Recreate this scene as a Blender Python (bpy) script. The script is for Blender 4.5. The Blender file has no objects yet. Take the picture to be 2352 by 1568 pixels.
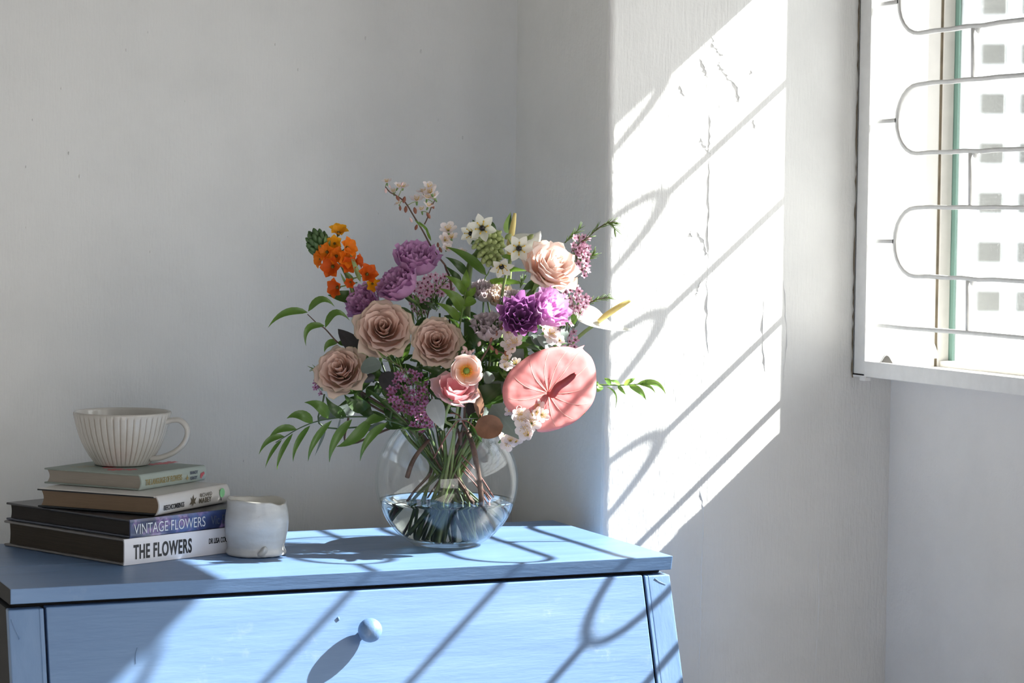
import bpy, math, random
from math import sin, cos, pi, sqrt, atan2
from mathutils import Vector as V, Matrix as M, noise as MN
sc = bpy.context.scene
COL = sc.collection
# ------------------------------------------------------------------ camera
FPX, YAW, PIT, ROL = 5371.7, 0.40187, 0.05063, 0.01151
CAM = V((-0.57934, -2.99920, 1.37760))
F = V((sin(YAW)*cos(PIT), cos(YAW)*cos(PIT), -sin(PIT)))
r0 = V((cos(YAW), -sin(YAW), 0)); u0 = r0.cross(F)
RX = cos(ROL)*r0 + sin(ROL)*u0
UX = -sin(ROL)*r0 + cos(ROL)*u0
cam = bpy.data.cameras.new('camera'); co = bpy.data.objects.new('camera', cam); COL.objects.link(co)
co.matrix_world = M(((RX.x, UX.x, -F.x, CAM.x), (RX.y, UX.y, -F.y, CAM.y), (RX.z, UX.z, -F.z, CAM.z), (0, 0, 0, 1)))
cam.sensor_width = 36.0; cam.lens = FPX/2352*36.0; cam.clip_end = 500
cam.dof.use_dof = True; cam.dof.focus_distance = 3.38; cam.dof.aperture_fstop = 9.0
sc.camera = co
# ------------------------------------------------------------------ light
sc.view_settings.view_transform = 'Standard'; sc.view_settings.look = 'None'
sc.view_settings.exposure = 0.10; sc.view_settings.gamma = 1.0; sc.view_settings.use_curve_mapping = False
SKY, SUN = 3.7, 21.5
world = bpy.data.worlds.new('sky'); sc.world = world; world.use_nodes = True
nt = world.node_tree; nt.nodes.clear()
wo = nt.nodes.new('ShaderNodeOutputWorld'); bg = nt.nodes.new('ShaderNodeBackground')
tc = nt.nodes.new('ShaderNodeTexCoord'); sx = nt.nodes.new('ShaderNodeSeparateXYZ'); cr = nt.nodes.new('ShaderNodeValToRGB')
nt.links.new(tc.outputs['Generated'], sx.inputs[0])
mr = nt.nodes.new('ShaderNodeMapRange'); mr.inputs[1].default_value = -0.3; mr.inputs[2].default_value = 1.0
nt.links.new(sx.outputs['Z'], mr.inputs[0]); nt.links.new(mr.outputs[0], cr.inputs[0])
e = cr.color_ramp.elements
e[0].position = 0.0; e[0].color = (0.40, 0.40, 0.40, 1)
e[1].position = 1.0; e[1].color = (0.92, 0.95, 1.0, 1)
x = cr.color_ramp.elements.new(0.24); x.color = (1.0, 0.975, 0.94, 1)
bg.inputs['Strength'].default_value = SKY
nt.links.new(cr.outputs[0], bg.inputs[0]); nt.links.new(bg.outputs[0], wo.inputs[0])
LD = V((-1, 0.268, -0.862)).normalized()
sl = bpy.data.lights.new('sun', 'SUN'); so = bpy.data.objects.new('sun', sl); COL.objects.link(so)
sl.energy = SUN; sl.angle = math.radians(0.53); sl.color = (1.0, 0.965, 0.91)
so.rotation_euler = LD.to_track_quat('-Z', 'Y').to_euler(); so.location = (4, -1, 5)
cy = sc.cycles
cy.use_denoising = True; cy.max_bounces = 10; cy.diffuse_bounces = 6; cy.transparent_max_bounces = 40
cy.transmission_bounces = 10; cy.caustics_reflective = False; cy.caustics_refractive = False; cy.sample_clamp_indirect = 6.0

# ------------------------------------------------------------------ helpers
R3 = V((cos(YAW), -sin(YAW), 0)); T3 = V((-sin(YAW), -cos(YAW), 0)); Z3 = V((0, 0, 1))
H = 0.90
VC = V((0.684, 0.215, H))              # axis of the vase on the table
def ray(px): return F + RX*((px[0]-1176)/FPX) + UX*((784-px[1])/FPX)
def hit(px, ax, val):
    d = ray(px); t = (val-CAM[ax])/d[ax]; return CAM + d*t
def at(px, py, off=0.0):               # point on a vertical plane through the vase, off metres nearer the camera
    d = ray((px, py)); P = VC + T3*off; t = (P-CAM).dot(T3)/d.dot(T3); return CAM + d*t
def dv(r, u, t): return (R3*r + Z3*u + T3*t).normalized()
PX = 1/1561.0

WM = {}
def finish(o, parent, W=None):
    if W is None: W = M.Identity(4)
    if parent is not None:
        o.parent = parent
        o.matrix_basis = WM[parent.name].inverted() @ W
    else:
        o.matrix_basis = W
    COL.objects.link(o); WM[o.name] = W
    return o
def mesh(name, vs, fs, mats, smooth=True, attr=None, fm=None):
    me = bpy.data.meshes.new(name)
    me.from_pydata([tuple(v) for v in vs], [], fs)
    if not isinstance(mats, (list, tuple)): mats = [mats]
    for m in mats: me.materials.append(m)
    if smooth: me.polygons.foreach_set('use_smooth', [True]*len(me.polygons))
    if fm: me.polygons.foreach_set('material_index', fm)
    if attr is not None:
        a = me.attributes.new('pv', 'FLOAT', 'POINT'); a.data.foreach_set('value', attr)
    me.update(); return me
def ob(name, me, parent=None, W=None): return finish(bpy.data.objects.new(name, me), parent, W)
def tag(o, label=None, cat=None, group=None, kind=None):
    if label: o['label'] = label
    if cat: o['category'] = cat
    if group: o['group'] = group
    if kind: o['kind'] = kind
    return o
def thing(name, loc, label, cat, group=None):
    o = bpy.data.objects.new(name, None); o.empty_display_size = 0.02
    finish(o, None, M.Translation(loc)); return tag(o, label, cat, group)
class MB:
    def __init__(s): s.v = []; s.f = []; s.a = []; s.m = []
    def add(s, vs, fs, at_=None, mi=0):
        b = len(s.v); s.v += [V(p) for p in vs]; s.f += [tuple(i+b for i in f) for f in fs]
        s.a += (at_ if at_ is not None else [0.0]*len(vs)); s.m += [mi]*len(fs)
    def me(s, name, mats, smooth=True): return mesh(name, s.v, s.f, mats, smooth, s.a, s.m)
def box(a, b):
    (x0, y0, z0), (x1, y1, z1) = a, b
    vs = [(x0,y0,z0),(x1,y0,z0),(x1,y1,z0),(x0,y1,z0),(x0,y0,z1),(x1,y0,z1),(x1,y1,z1),(x0,y1,z1)]
    return vs, [(0,3,2,1),(4,5,6,7),(0,1,5,4),(1,2,6,5),(2,3,7,6),(3,0,4,7)]
def prism(poly, d):                    # polygon (list of V) swept by vector d
    n = len(poly); d = V(d); vs = [V(p) for p in poly] + [V(p)+d for p in poly]
    fs = [tuple(range(n))[::-1], tuple(range(n, 2*n))] + [(i, (i+1) % n, (i+1) % n+n, i+n) for i in range(n)]
    return vs, fs
def bevel(o, w, seg=2):
    m = o.modifiers.new('bevel', 'BEVEL'); m.width = w; m.segments = seg; m.limit_method = 'ANGLE'; m.angle_limit = 0.6
    return o
def cat_(pts, k=4):
    pts = [V(p) for p in pts]
    if len(pts) < 3: return [pts[0].lerp(pts[-1], i/k) for i in range(k+1)]
    P = [pts[0]*2-pts[1]] + pts + [pts[-1]*2-pts[-2]]; out = []
    for i in range(1, len(P)-2):
        a, b, c, d = P[i-1:i+3]
        for j in range(k):
            t = j/k
            out.append(0.5*((2*b)+(c-a)*t+(2*a-5*b+4*c-d)*t*t+(3*b-a-3*c+d)*t**3))
    out.append(pts[-1]); return out
def tube(pts, rad, n=7, cap=True, closed=False):
    L = len(pts); rs = [rad]*L if not hasattr(rad, '__len__') else [rad[min(int(i*(len(rad)-1)/(L-1)), len(rad)-2)]*(1-(i*(len(rad)-1)/(L-1)-min(int(i*(len(rad)-1)/(L-1)), len(rad)-2)))+rad[min(int(i*(len(rad)-1)/(L-1)), len(rad)-2)+1]*(i*(len(rad)-1)/(L-1)-min(int(i*(len(rad)-1)/(L-1)), len(rad)-2)) for i in range(L)]
    vs = []; fs = []; prev = None
    for i in range(L):
        if closed: t = (pts[(i+1) % L]-pts[i-1])
        else: t = pts[min(i+1, L-1)]-pts[max(i-1, 0)]
        t = t.normalized() if t.length > 1e-9 else V((0, 0, 1))
        if prev is None:
            s = t.cross(V((0.31, 0.52, 0.79)));
            if s.length < .1: s = t.cross(V((1, 0, 0)))
        else: s = prev - t*prev.dot(t)
        s.normalize(); prev = s; w = t.cross(s)
        for k in range(n):
            a = 2*pi*k/n; vs.append(pts[i] + (s*cos(a)+w*sin(a))*rs[i])
    for i in range(L if closed else L-1):
        j = (i+1) % L
        for k in range(n): fs.append((i*n+k, i*n+(k+1) % n, j*n+(k+1) % n, j*n+k))
    if cap and not closed:
        fs.append(tuple(range(n))[::-1]); fs.append(tuple((L-1)*n+k for k in range(n)))
    return vs, fs
def lathe(prof, n=64, c=V((0, 0, 0)), fn=None, close=False):
    vs = []; fs = []
    for i, (r, z) in enumerate(prof):
        for k in range(n):
            a = 2*pi*k/n; rr, zz = (r, z) if fn is None else fn(r, z, a, i)
            vs.append(c+V((rr*cos(a), rr*sin(a), zz)))
    L = len(prof)
    for i in range(L if close else L-1):
        j = (i+1) % L
        for k in range(n): fs.append((i*n+k, i*n+(k+1) % n, j*n+(k+1) % n, j*n+k))
    if not close:
        fs.append(tuple(range(n))[::-1]); fs.append(tuple((L-1)*n+k for k in range(n)))
    return vs, fs
def frame(o, z, xh=None):              # matrix with local z along z
    z = z.normalized(); xh = xh or V((0.2, 0.1, 1))
    x = xh - z*xh.dot(z)
    if x.length < 1e-4: x = V((1, 0, 0)) - z*z.x
    x.normalize(); y = z.cross(x)
    return M(((x.x, y.x, z.x, o.x), (x.y, y.y, z.y, o.y), (x.z, y.z, z.z, o.z), (0, 0, 0, 1)))

# ------------------------------------------------------------------ materials
class NT:
    def __init__(s, name):
        s.m = bpy.data.materials.new(name); s.m.use_nodes = True; s.t = s.m.node_tree; s.t.nodes.clear()
        s.o = s.t.nodes.new('ShaderNodeOutputMaterial')
    def n(s, k, **kw):
        x = s.t.nodes.new('ShaderNode'+k)
        for a, b in kw.items():
            if a.startswith('i_'): x.inputs[a[2:].replace('_', ' ')].default_value = b
            else: setattr(x, a, b)
        return x
    def l(s, a, b): s.t.links.new(a, b)
    def ramp(s, stops, interp='LINEAR'):
        r = s.n('ValToRGB'); r.color_ramp.interpolation = interp; e = r.color_ramp.elements
        e[0].position, e[0].color = stops[0][0], tuple(stops[0][1])+(1,)
        e[1].position, e[1].color = stops[-1][0], tuple(stops[-1][1])+(1,)
        for p, c in stops[1:-1]: q = e.new(p); q.color = tuple(c)+(1,)
        return r
    def noise(s, scale, detail=4, vec=None, rough=.55):
        x = s.n('TexNoise'); x.inputs['Scale'].default_value = scale; x.inputs['Detail'].default_value = detail; x.inputs['Roughness'].default_value = rough
        if vec is not None: s.l(vec, x.inputs['Vector'])
        return x
    def coord(s, scale=(1, 1, 1), kind='Object'):
        c = s.n('TexCoord'); mp = s.n('Mapping'); mp.inputs['Scale'].default_value = scale
        s.l(c.outputs[kind], mp.inputs['Vector']); return mp.outputs[0]
    def bump(s, h, strength, dist=.002, normal=None):
        b = s.n('Bump'); b.inputs['Strength'].default_value = strength; b.inputs['Distance'].default_value = dist
        s.l(h, b.inputs['Height'])
        if normal is not None: s.l(normal, b.inputs['Normal'])
        return b.outputs[0]
    def mix(s, f, a, b, mode='MIX'):
        x = s.n('Mix', data_type='RGBA', blend_type=mode)
        for i, q in ((0, f), (6, a), (7, b)):
            if hasattr(q, 'is_linked') or hasattr(q, 'links'): s.l(q, x.inputs[i])
            else: x.inputs[i].default_value = q if i == 0 else tuple(q)+(1,)
        return x.outputs[2]
    def math(s, op, a, b=0.0):
        x = s.n('Math', operation=op)
        for i, q in ((0, a), (1, b)):
            if hasattr(q, 'links'): s.l(q, x.inputs[i])
            else: x.inputs[i].default_value = q
        return x.outputs[0]
    def prin(s, col, rough=.5, normal=None, spec=.5, out=True, **kw):
        p = s.n('BsdfPrincipled'); p.inputs['Roughness'].default_value = rough; p.inputs['Specular IOR Level'].default_value = spec
        if hasattr(col, 'links'): s.l(col, p.inputs['Base Color'])
        else: p.inputs['Base Color'].default_value = tuple(col)+(1,)
        if normal is not None: s.l(normal, p.inputs['Normal'])
        for k, v in kw.items(): p.inputs[k].default_value = v
        if out: s.l(p.outputs[0], s.o.inputs[0])
        return p

def plaster(name, col, streak=1.0, rough=.85, stain=.03):
    t = NT(name)
    v = t.coord(); vz = t.coord((1, 1, .12))
    n1 = t.noise(180, 3, v); n2 = t.noise(300, 3, vz); n3 = t.noise(7, 6, v, .6); n4 = t.noise(38, 3, v)
    h = t.math('ADD', t.math('MULTIPLY', n1.outputs[0], .5), t.math('ADD', t.math('MULTIPLY', n2.outputs[0], .8*streak), t.math('MULTIPLY', n4.outputs[0], 1.4)))
    b = t.bump(h, .45, .0016)
    c2 = tuple(x*(1-stain*1.6) for x in col); c3 = tuple(min(1, x*(1+stain*.5)) for x in col)
    rp = t.ramp([(.3, c2), (.55, col), (.75, c3)]); t.l(n3.outputs[0], rp.inputs[0])
    t.prin(rp.outputs[0], rough, b, .25); return t.m
def simple(name, col, rough=.5, spec=.5, nz=0.0, scale=30, bumpd=0.0, stretch=(1, 1, 1), **kw):
    t = NT(name); c = col; b = None
    if nz or bumpd:
        v = t.coord(stretch); n = t.noise(scale, 5, v)
        if nz:
            rp = t.ramp([(.3, tuple(x*(1-nz) for x in col)), (.7, tuple(min(1, x*(1+nz)) for x in col))]); t.l(n.outputs[0], rp.inputs[0]); c = rp.outputs[0]
        if bumpd: b = t.bump(n.outputs[0], .6, bumpd)
    t.prin(c, rough, b, spec, **kw); return t.m
def leafmat(name, col, trans=(.35, .55, .08), tw=.3, rough=.38, spec=.5, rib=.25, nz=.2, back=None):
    t = NT(name); a = t.n('Attribute', attribute_name='pv')
    n = t.noise(55, 4, t.coord())
    rp = t.ramp([(.3, tuple(x*(1-nz) for x in col)), (.7, tuple(min(1, x*(1+nz)) for x in col))]); t.l(n.outputs[0], rp.inputs[0])
    rr = t.ramp([(0, (1, 1, 1)), (.13, (0, 0, 0))]); t.l(a.outputs['Fac'], rr.inputs[0])
    c = t.mix(t.math('MULTIPLY', rr.outputs[0], rib), rp.outputs[0], tuple(min(1, x*1.8+.03) for x in col))
    if back:
        g = t.n('NewGeometry'); c = t.mix(g.outputs['Backfacing'], c, back)
    p = t.prin(c, rough, None, spec, out=False)
    tr = t.n('BsdfTranslucent'); tr.inputs[0].default_value = tuple(trans)+(1,)
    mx = t.n('MixShader'); mx.inputs[0].default_value = tw
    t.l(p.outputs[0], mx.inputs[1]); t.l(tr.outputs[0], mx.inputs[2]); t.l(mx.outputs[0], t.o.inputs[0]); return t.m
def petalmat(name, base, mid, rim, tw=.35, rough=.6, pos=(.0, .55, .97), edge=None, vein=.1, trans=None):
    t = NT(name); a = t.n('Attribute', attribute_name='pv')
    st = [(pos[0], base), (pos[1], mid), (pos[2], rim)]
    if edge: st.append((1.0, edge))
    rp = t.ramp(st); t.l(a.outputs['Fac'], rp.inputs[0])
    n = t.noise(70, 5, t.coord((1, 1, .35))); nr = t.ramp([(.25, (1-vein,)*3), (.75, (1, 1, 1))]); t.l(n.outputs[0], nr.inputs[0])
    c = t.mix(1.0, rp.outputs[0], nr.outputs[0], 'MULTIPLY')
    b = t.bump(n.outputs[0], .25, .0012)
    p = t.prin(c, rough, b, .25, out=False)
    tr = t.n('BsdfTranslucent')
    if trans: tr.inputs[0].default_value = tuple(trans)+(1,)
    else: t.l(c, tr.inputs[0])
    mx = t.n('MixShader'); mx.inputs[0].default_value = tw
    t.l(p.outputs[0], mx.inputs[1]); t.l(tr.outputs[0], mx.inputs[2]); t.l(mx.outputs[0], t.o.inputs[0]); return t.m
def clear(name, ior, tint, edge, gl=(1, 1, 1), rough=0.0, bumpn=None):
    t = NT(name); lw = t.n('LayerWeight'); lw.inputs[0].default_value = .35
    rp = t.ramp([(0.0, tint), (.6, tint), (.95, edge)]); t.l(lw.outputs['Facing'], rp.inputs[0])
    tp = t.n('BsdfTransparent'); t.l(rp.outputs[0], tp.inputs[0])
    g = t.n('BsdfGlossy'); g.inputs['Roughness'].default_value = rough; g.inputs[0].default_value = tuple(gl)+(1,)
    l2 = t.n('LayerWeight'); l2.inputs[0].default_value = .5; f0 = ((ior-1)/(ior+1))**2
    fr = t.math('ADD', t.math('MULTIPLY', t.math('POWER', l2.outputs['Facing'], 5.0), .75*(1-f0)), f0)
    mx = t.n('MixShader'); t.l(fr, mx.inputs[0]); t.l(tp.outputs[0], mx.inputs[1]); t.l(g.outputs[0], mx.inputs[2])
    t.l(mx.outputs[0], t.o.inputs[0]); return t.m

m_wall = plaster('wall_plaster', (.735, .74, .735))
m_pillar = plaster('pillar_plaster', (.80, .80, .798), 1.3, .85, .04)
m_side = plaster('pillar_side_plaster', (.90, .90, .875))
m_winwall = plaster('window_wall_plaster', (.79, .78, .775), .6, .8, .035)
m_ceil = simple('ceiling_paint', (.6, .6, .6), .9)
m_ceil2 = simple('ceiling_grey', (.12, .12, .12), .9)
m_floor = simple('floor_tile', (.62, .60, .575), .6, nz=.08, scale=6)
m_dark = simple('far_wall_paint', (.80, .78, .75), .9, nz=.05)
m_frame = simple('window_paint', (.80, .80, .795), .45, nz=.04, scale=40, bumpd=.0006)
m_bar = simple('grille_paint', (.72, .72, .71), .45, nz=.06, scale=60, bumpd=.0004)
m_jamb = simple('jamb_paint', (.82, .80, .775), .7, nz=.05, scale=14, bumpd=.0006)
m_alu = simple('window_track', (.62, .60, .57), .5, nz=.05)
m_grime = simple('grime', (.16, .13, .09), .9, nz=.3)
m_tabshade = simple('tab_shade_grey', (.10, .095, .09), .9)
m_gedge = simple('glass_edge', (.14, .245, .21), .3)
m_black = simple('gap_dark', (.012, .012, .014), .9)

# ------------------------------------------------------------------ room shell
XA, YB, XC, YK = 0.9976, 0.3384, 1.527, 0.704
CEIL = 2.62; XL, YF = -3.4, -4.6
def st(name, me, mods=None):
    return tag(ob(name, me), kind='structure')
def boxes(name, lst, m, smooth=False):
    mb = MB()
    for a, b in lst: mb.add(*box(a, b))
    return mb.me(name, m, smooth)
st('floor', boxes('floor', [((XL-.1, YF-.1, -.1), (1.75, YK+.1, 0))], m_floor))
st('ceiling', boxes('ceiling', [((XL-.1, YF-.1, CEIL), (1.75, YK+.1, CEIL+.1))], m_ceil2))
st('wall_back', boxes('wall_back', [((XL-.1, YK, 0), (XA+.3, YK+.1, CEIL))], m_wall))
st('wall_left', boxes('wall_left', [((XL-.1, YF, 0), (XL, YK, CEIL))], m_dark))
W3 = (-2.3, 0.45, 0.42, 1.8)              # x0, x1, z0, z1 of an added fill-light window behind the camera
st('wall_front', boxes('wall_front', [((XL-.1, YF-.1, 0), (1.75, YF, W3[2])), ((XL-.1, YF-.1, W3[3]), (1.75, YF, CEIL)), ((XL-.1, YF-.1, W3[2]), (W3[0], YF, W3[3])), ((W3[1], YF-.1, W3[2]), (1.75, YF, W3[3]))], m_ceil))
# pillar with a slightly ragged arris
mb = MB(); NZ = 240; plan = []
def jit(z, s, k): return MN.noise(V((k*7.3, s, z*28)))*.0022 + MN.noise(V((k*3.1, s+9, z*90)))*.0011
cols = 10
vs = []; fs = []; mi = []
for i in range(NZ+1):
    z = CEIL*i/NZ
    w = MN.noise(V((2.2, 5, z*3.2)))*.003
    row = [(XA, YK+.05), (XA+.0006, YB+.10), (XA+.0008, YB+.03), (XA+.001+w*.3, YB+.010),
           (XA+.0016+jit(z, 1, 1)+w, YB+.0035+abs(jit(z, 2, 2))), (XA+.0045+jit(z, 3, 3)+w, YB+.0004-abs(jit(z, 4, 1))*.4), (XA+.014+jit(z, 5, 2), YB), (XA+.20, YB), (1.645, YB), (1.645, YK+.05)]
    vs += [(a, b, z) for a, b in row]
for i in range(NZ):
    for k in range(cols-1):
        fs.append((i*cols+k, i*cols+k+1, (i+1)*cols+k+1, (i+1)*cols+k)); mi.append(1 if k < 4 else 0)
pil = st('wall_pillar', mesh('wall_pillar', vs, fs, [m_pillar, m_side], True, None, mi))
# raised plaster cracks running down the pillar
def crack(pxs, w, seed, name='plaster_crack'):
    rnd = random.Random(seed); P = [hit(p, 1, YB) for p in pxs]; P = cat_(P, 7); vs = []; fs = []
    for i, p in enumerate(P):
        q = w*rnd.uniform(.25, 1.0); dx = rnd.uniform(-1, 1)*w*.7; hgt = rnd.uniform(.0003, .0015)
        tp = min(1, min(i, len(P)-1-i)/2); q *= .3+.7*tp; hgt *= tp
        vs += [(p.x+dx-q, YB+.0006, p.z), (p.x+dx, YB-hgt, p.z), (p.x+dx+q, YB+.0006, p.z)]
    for i in range(len(P)-1):
        for k in (0, 1): fs.append((i*3+k, i*3+k+1, i*3+k+4, i*3+k+3))
    ob(name, mesh(name, vs, fs, m_pillar, False), pil)
crack([(1632, 80), (1645, 112), (1660, 128)], .0045, 1); crack([(1648, 140), (1664, 168), (1690, 200), (1698, 240)], .005, 2)
crack([(1604, 130), (1618, 155), (1625, 180)], .002, 3); crack([(1631, 255), (1630, 330), (1627, 350)], .0022, 4)
crack([(1607, 315), (1620, 338), (1632, 356)], .003, 5); crack([(1630, 360), (1628, 480), (1626, 600)], .0022, 6)
crack([(1626, 600), (1624, 720), (1628, 822)], .003, 7); crack([(1608, 1120), (1616, 1180), (1612, 1300), (1610, 1430), (1606, 1560)], .0016, 8)
crack([(1880, 1240), (1880, 1400), (1872, 1560)], .0014, 9); crack([(1585, 530), (1592, 545)], .003, 10)
crack([(1600, 530), (1618, 560), (1622, 590)], .003, 11); crack([(1800, 640), (1806, 760), (1800, 880)], .002, 12)
crack([(1560, 192), (1572, 222)], .0014, 13); crack([(1724, 160), (1730, 170)], .003, 14); crack([(1728, 270), (1736, 296)], .0014, 15)
crack([(1755, 680), (1752, 780), (1758, 860)], .0014, 16); crack([(1612, 640), (1604, 660), (1600, 680)], .0018, 17)
# small raised specks in the brushed paint of the back wall
wb = bpy.data.objects['wall_back']
spk = mesh('paint_speck', *lathe([(.0, -.0012), (.0022, -.0004), (.0016, .0008), (.0, .0014)], 8), m_wall)
for (px, py, s_) in [(183, 405, 1.1), (158, 352, .9), (60, 383, .8), (141, 203, .9), (75, 275, .7), (290, 115, .9), (340, 74, .7), (685, 160, 1.0), (840, 88, 1.2), (967, 118, 1.2), (632, 102, .8), (1063, 316, 1.0), (1007, 275, .8), (870, 490, .6), (486, 330, .6), (425, 232, .6), (60, 522, .7), (345, 578, .7), (662, 543, .7), (560, 1058, .8), (670, 1095, .7)]:
    ob('paint_speck', spk, wb, M.Translation(hit((px, py), 1, YK)) @ M.Rotation(pi/2, 4, 'X') @ M.Diagonal((s_*.8, s_*1.5, s_, 1)))
# window wall with the grille window and an added, unseen fill opening
XO = 1.65
W1 = (-0.92, YB-.002, 1.135, 2.13)     # y0, y1, z0, z1
W2 = (-3.9, -1.35, 1.135, 2.13)
wr = []
wr.append(((XC, YF, 0), (XO, YB, W1[2]))); wr.append(((XC, YF, W1[3]), (1.706, YB-.0005, CEIL)))
wr.append(((XC, W2[1], W1[2]), (XO, W1[0], W1[3]))); wr.append(((XC, YF, W1[2]), (XO, W2[0], W1[3])))
st('wall_right', boxes('wall_right', wr, m_winwall))
win = bpy.data.objects.new('window_1', None); finish(win, None, M.Translation((XC, W1[1], W1[2]))); tag(win, kind='structure')
y0, y1 = W1[0], YB-.001
XF = 1.4525; ZB0, ZB1 = 1.1325, 1.1585; ZT0, ZT1 = 2.10, 2.128
def part(name, par, lst, m, bv=0):
    o = ob(name, boxes(name, lst, m), par)
    if bv: bevel(o, bv)
    return o
fr = part('grille_frame', win, [((XF, y1-.036, ZB0-.002), (XF+.004, y1, ZT1)), ((XF, y1-.004, ZB0), (XC+.01, YB+.002, ZT1))], m_frame, .0008)
part('frame_bar', win, [((XF-.001, y0, ZB0), (XF+.004, y1-.036, ZB1)), ((XF, y0, ZB0), (XC+.01, YB+.002, ZB0+.005))], m_frame, .0012)
part('frame_bar', win, [((XF-.001, y0, ZT0), (XF+.004, y1-.036, ZT1)), ((XF, y0, ZT1-.005), (XC+.01, y1-.02, ZT1))], m_frame, .0012)
part('frame_bar', win, [((XF, y0, ZB0-.002), (XF+.004, y0+.036, ZT1)), ((XF, y0, ZB0), (XC, y0+.004, ZT1))], m_frame, .0008)
rj = random.Random(3); vs = []; fs = []
for i in range(90):
    z = ZB0-.004+(ZT1-ZB0)*i/89; w = rj.choice([.0006, .0012, .0018, .0026, .0030])
    vs += [(XF-w, YB-.0008, z), (XF+.001, YB-.0008, z)]
for i in range(89): fs.append((i*2, i*2+1, i*2+3, i*2+2))
ob('joint_gap', mesh('joint_gap', vs, fs, m_grime, False), win)
# reveal: far jamb, sill, head, dark gap, aluminium jamb
part('reveal_jamb', win, [((XC-.045, y1-.003, ZB0), (1.6085, YB+.0005, W1[3]))], m_jamb)
part('window_sill', win, [((XC-.05, y0, ZB0+.0055), (XO+.05, y1-.003, ZB0+.012))], m_jamb)
part('sill_lip', win, [((XC-.012, y0, ZB0+.012), (XC+.010, y1-.05, ZB0+.0165))], m_jamb, .002)
part('joint_gap', win, [((1.6085, y1-.0035, ZB0+.012), (1.6135, YB, W1[3]))], m_grime)
part('sash_jamb', win, [((1.6135, y1-.006, ZB0+.012), (1.635, YB, W1[3]))], m_alu, .001)
part('sash_track', win, [((1.618, y0, ZB0+.012), (1.655, y1-.006, ZB0+.022))], m_alu, .001)
part('sash_head', win, [((1.618, y0, W1[3]-.02), (1.655, y1-.006, W1[3]))], m_alu, .001)
# grille bars: flat iron strips bent into long loops, joined by ties and stubs
XG = 1.468
def strip(pts, w=.0085, tk=.0032, closed=False):  # pts in (y,z); strip is w deep in x, tk thick in plane
    n = len(pts); vs = []; fs = []
    for i in range(n):
        a = pts[(i-1) % n] if closed or i > 0 else pts[i]; b = pts[(i+1) % n] if closed or i < n-1 else pts[i]
        ty, tz = b[0]-a[0], b[1]-a[1]; l = sqrt(ty*ty+tz*tz); ny, nz = -tz/l*tk, ty/l*tk
        y, z = pts[i]
        vs += [(XG-w/2, y+ny, z+nz), (XG+w/2, y+ny, z+nz), (XG+w/2, y-ny, z-nz), (XG-w/2, y-ny, z-nz)]
    for i in range(n if closed else n-1):
        j = (i+1) % n
        for k in range(4): fs.append((i*4+k, i*4+(k+1) % 4, j*4+(k+1) % 4, j*4+k))
    if not closed: fs += [(3, 2, 1, 0), tuple((n-1)*4+k for k in range(4))]
    return vs, fs
def sag(y, s): return s*MN.noise(V((y*4, s*900, 0.3)))
loops_z = [1.3545, 1.5495, 1.7395, 1.9315]
LH = .0545
modules = [(.239, -.192), (-.352, -.783)]
for iz, zc in enumerate(loops_z):
    for (ya, yb) in modules:
        P = []; a = .062
        for k in range(13):
            t = pi/2+pi*k/12; P.append((yb+a+a*cos(t) if False else yb+a*(1+cos(t)), zc-0*iz+LH*sin(t)))
        for k in range(1, 7): P.append((yb+a+(ya-yb-2*a)*k/7, zc-LH+sag(k, .0016)))
        for k in range(13):
            t = -pi/2+pi*k/12; P.append((ya-a+a*cos(t), zc+LH*sin(t)))
        for k in range(1, 7): P.append((ya-a-(ya-yb-2*a)*k/7, zc+LH+sag(k+3, .0016)))
        ob('grille_loop', mesh('grille_loop', *strip(P, closed=True), m_bar, True), win)
    for (a, b) in ((YB-.004, .239), (-.192, -.352), (-.783, y0)):
        ob('grille_stub', mesh('grille_stub', *strip([(a, zc-.0006), ((a+b)/2, zc), (b, zc+.0004)]), m_bar, True), win)
for zz in (1.2165,):
    ob('grille_rail', mesh('grille_rail', *strip([(YB-.004, zz+.0015), (.2, zz), (.03, zz+.001), (-.2, zz), (y0, zz)]), m_bar, True), win)
for yy in (.029, -.567):
    zs = [1.2165]+[q for z in loops_z for q in (z-LH, z+LH)]
    for k in range(0, len(zs)-1, 2):
        ob('grille_tie', mesh('grille_tie', *strip([(yy-.0015, zs[k]), (yy, (zs[k]+zs[k+1])/2), (yy+.001, zs[k+1])], .0075, .0026), m_bar, True), win)
# weld blobs where ties meet loops
for yy in (.029,):
    for z in loops_z[:3]:
        vs, fs = lathe([(.0005, -.009), (.004, -.006), (.006, 0), (.0005, .001)], 8, V((XG+.002, yy-.008, z-LH-.003)))
        ob('weld_bead', mesh('weld_bead', vs, fs, m_frame), win)
for z in loops_z[:3]+[1.2165]:
    vs, fs = lathe([(.0005, -.010), (.005, -.006), (.006, 0), (.0005, .002)], 8, V((XG-.004, YB-.009, z-.002)))
    ob('weld_bead', mesh('weld_bead', vs, fs, m_frame), win)
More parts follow.
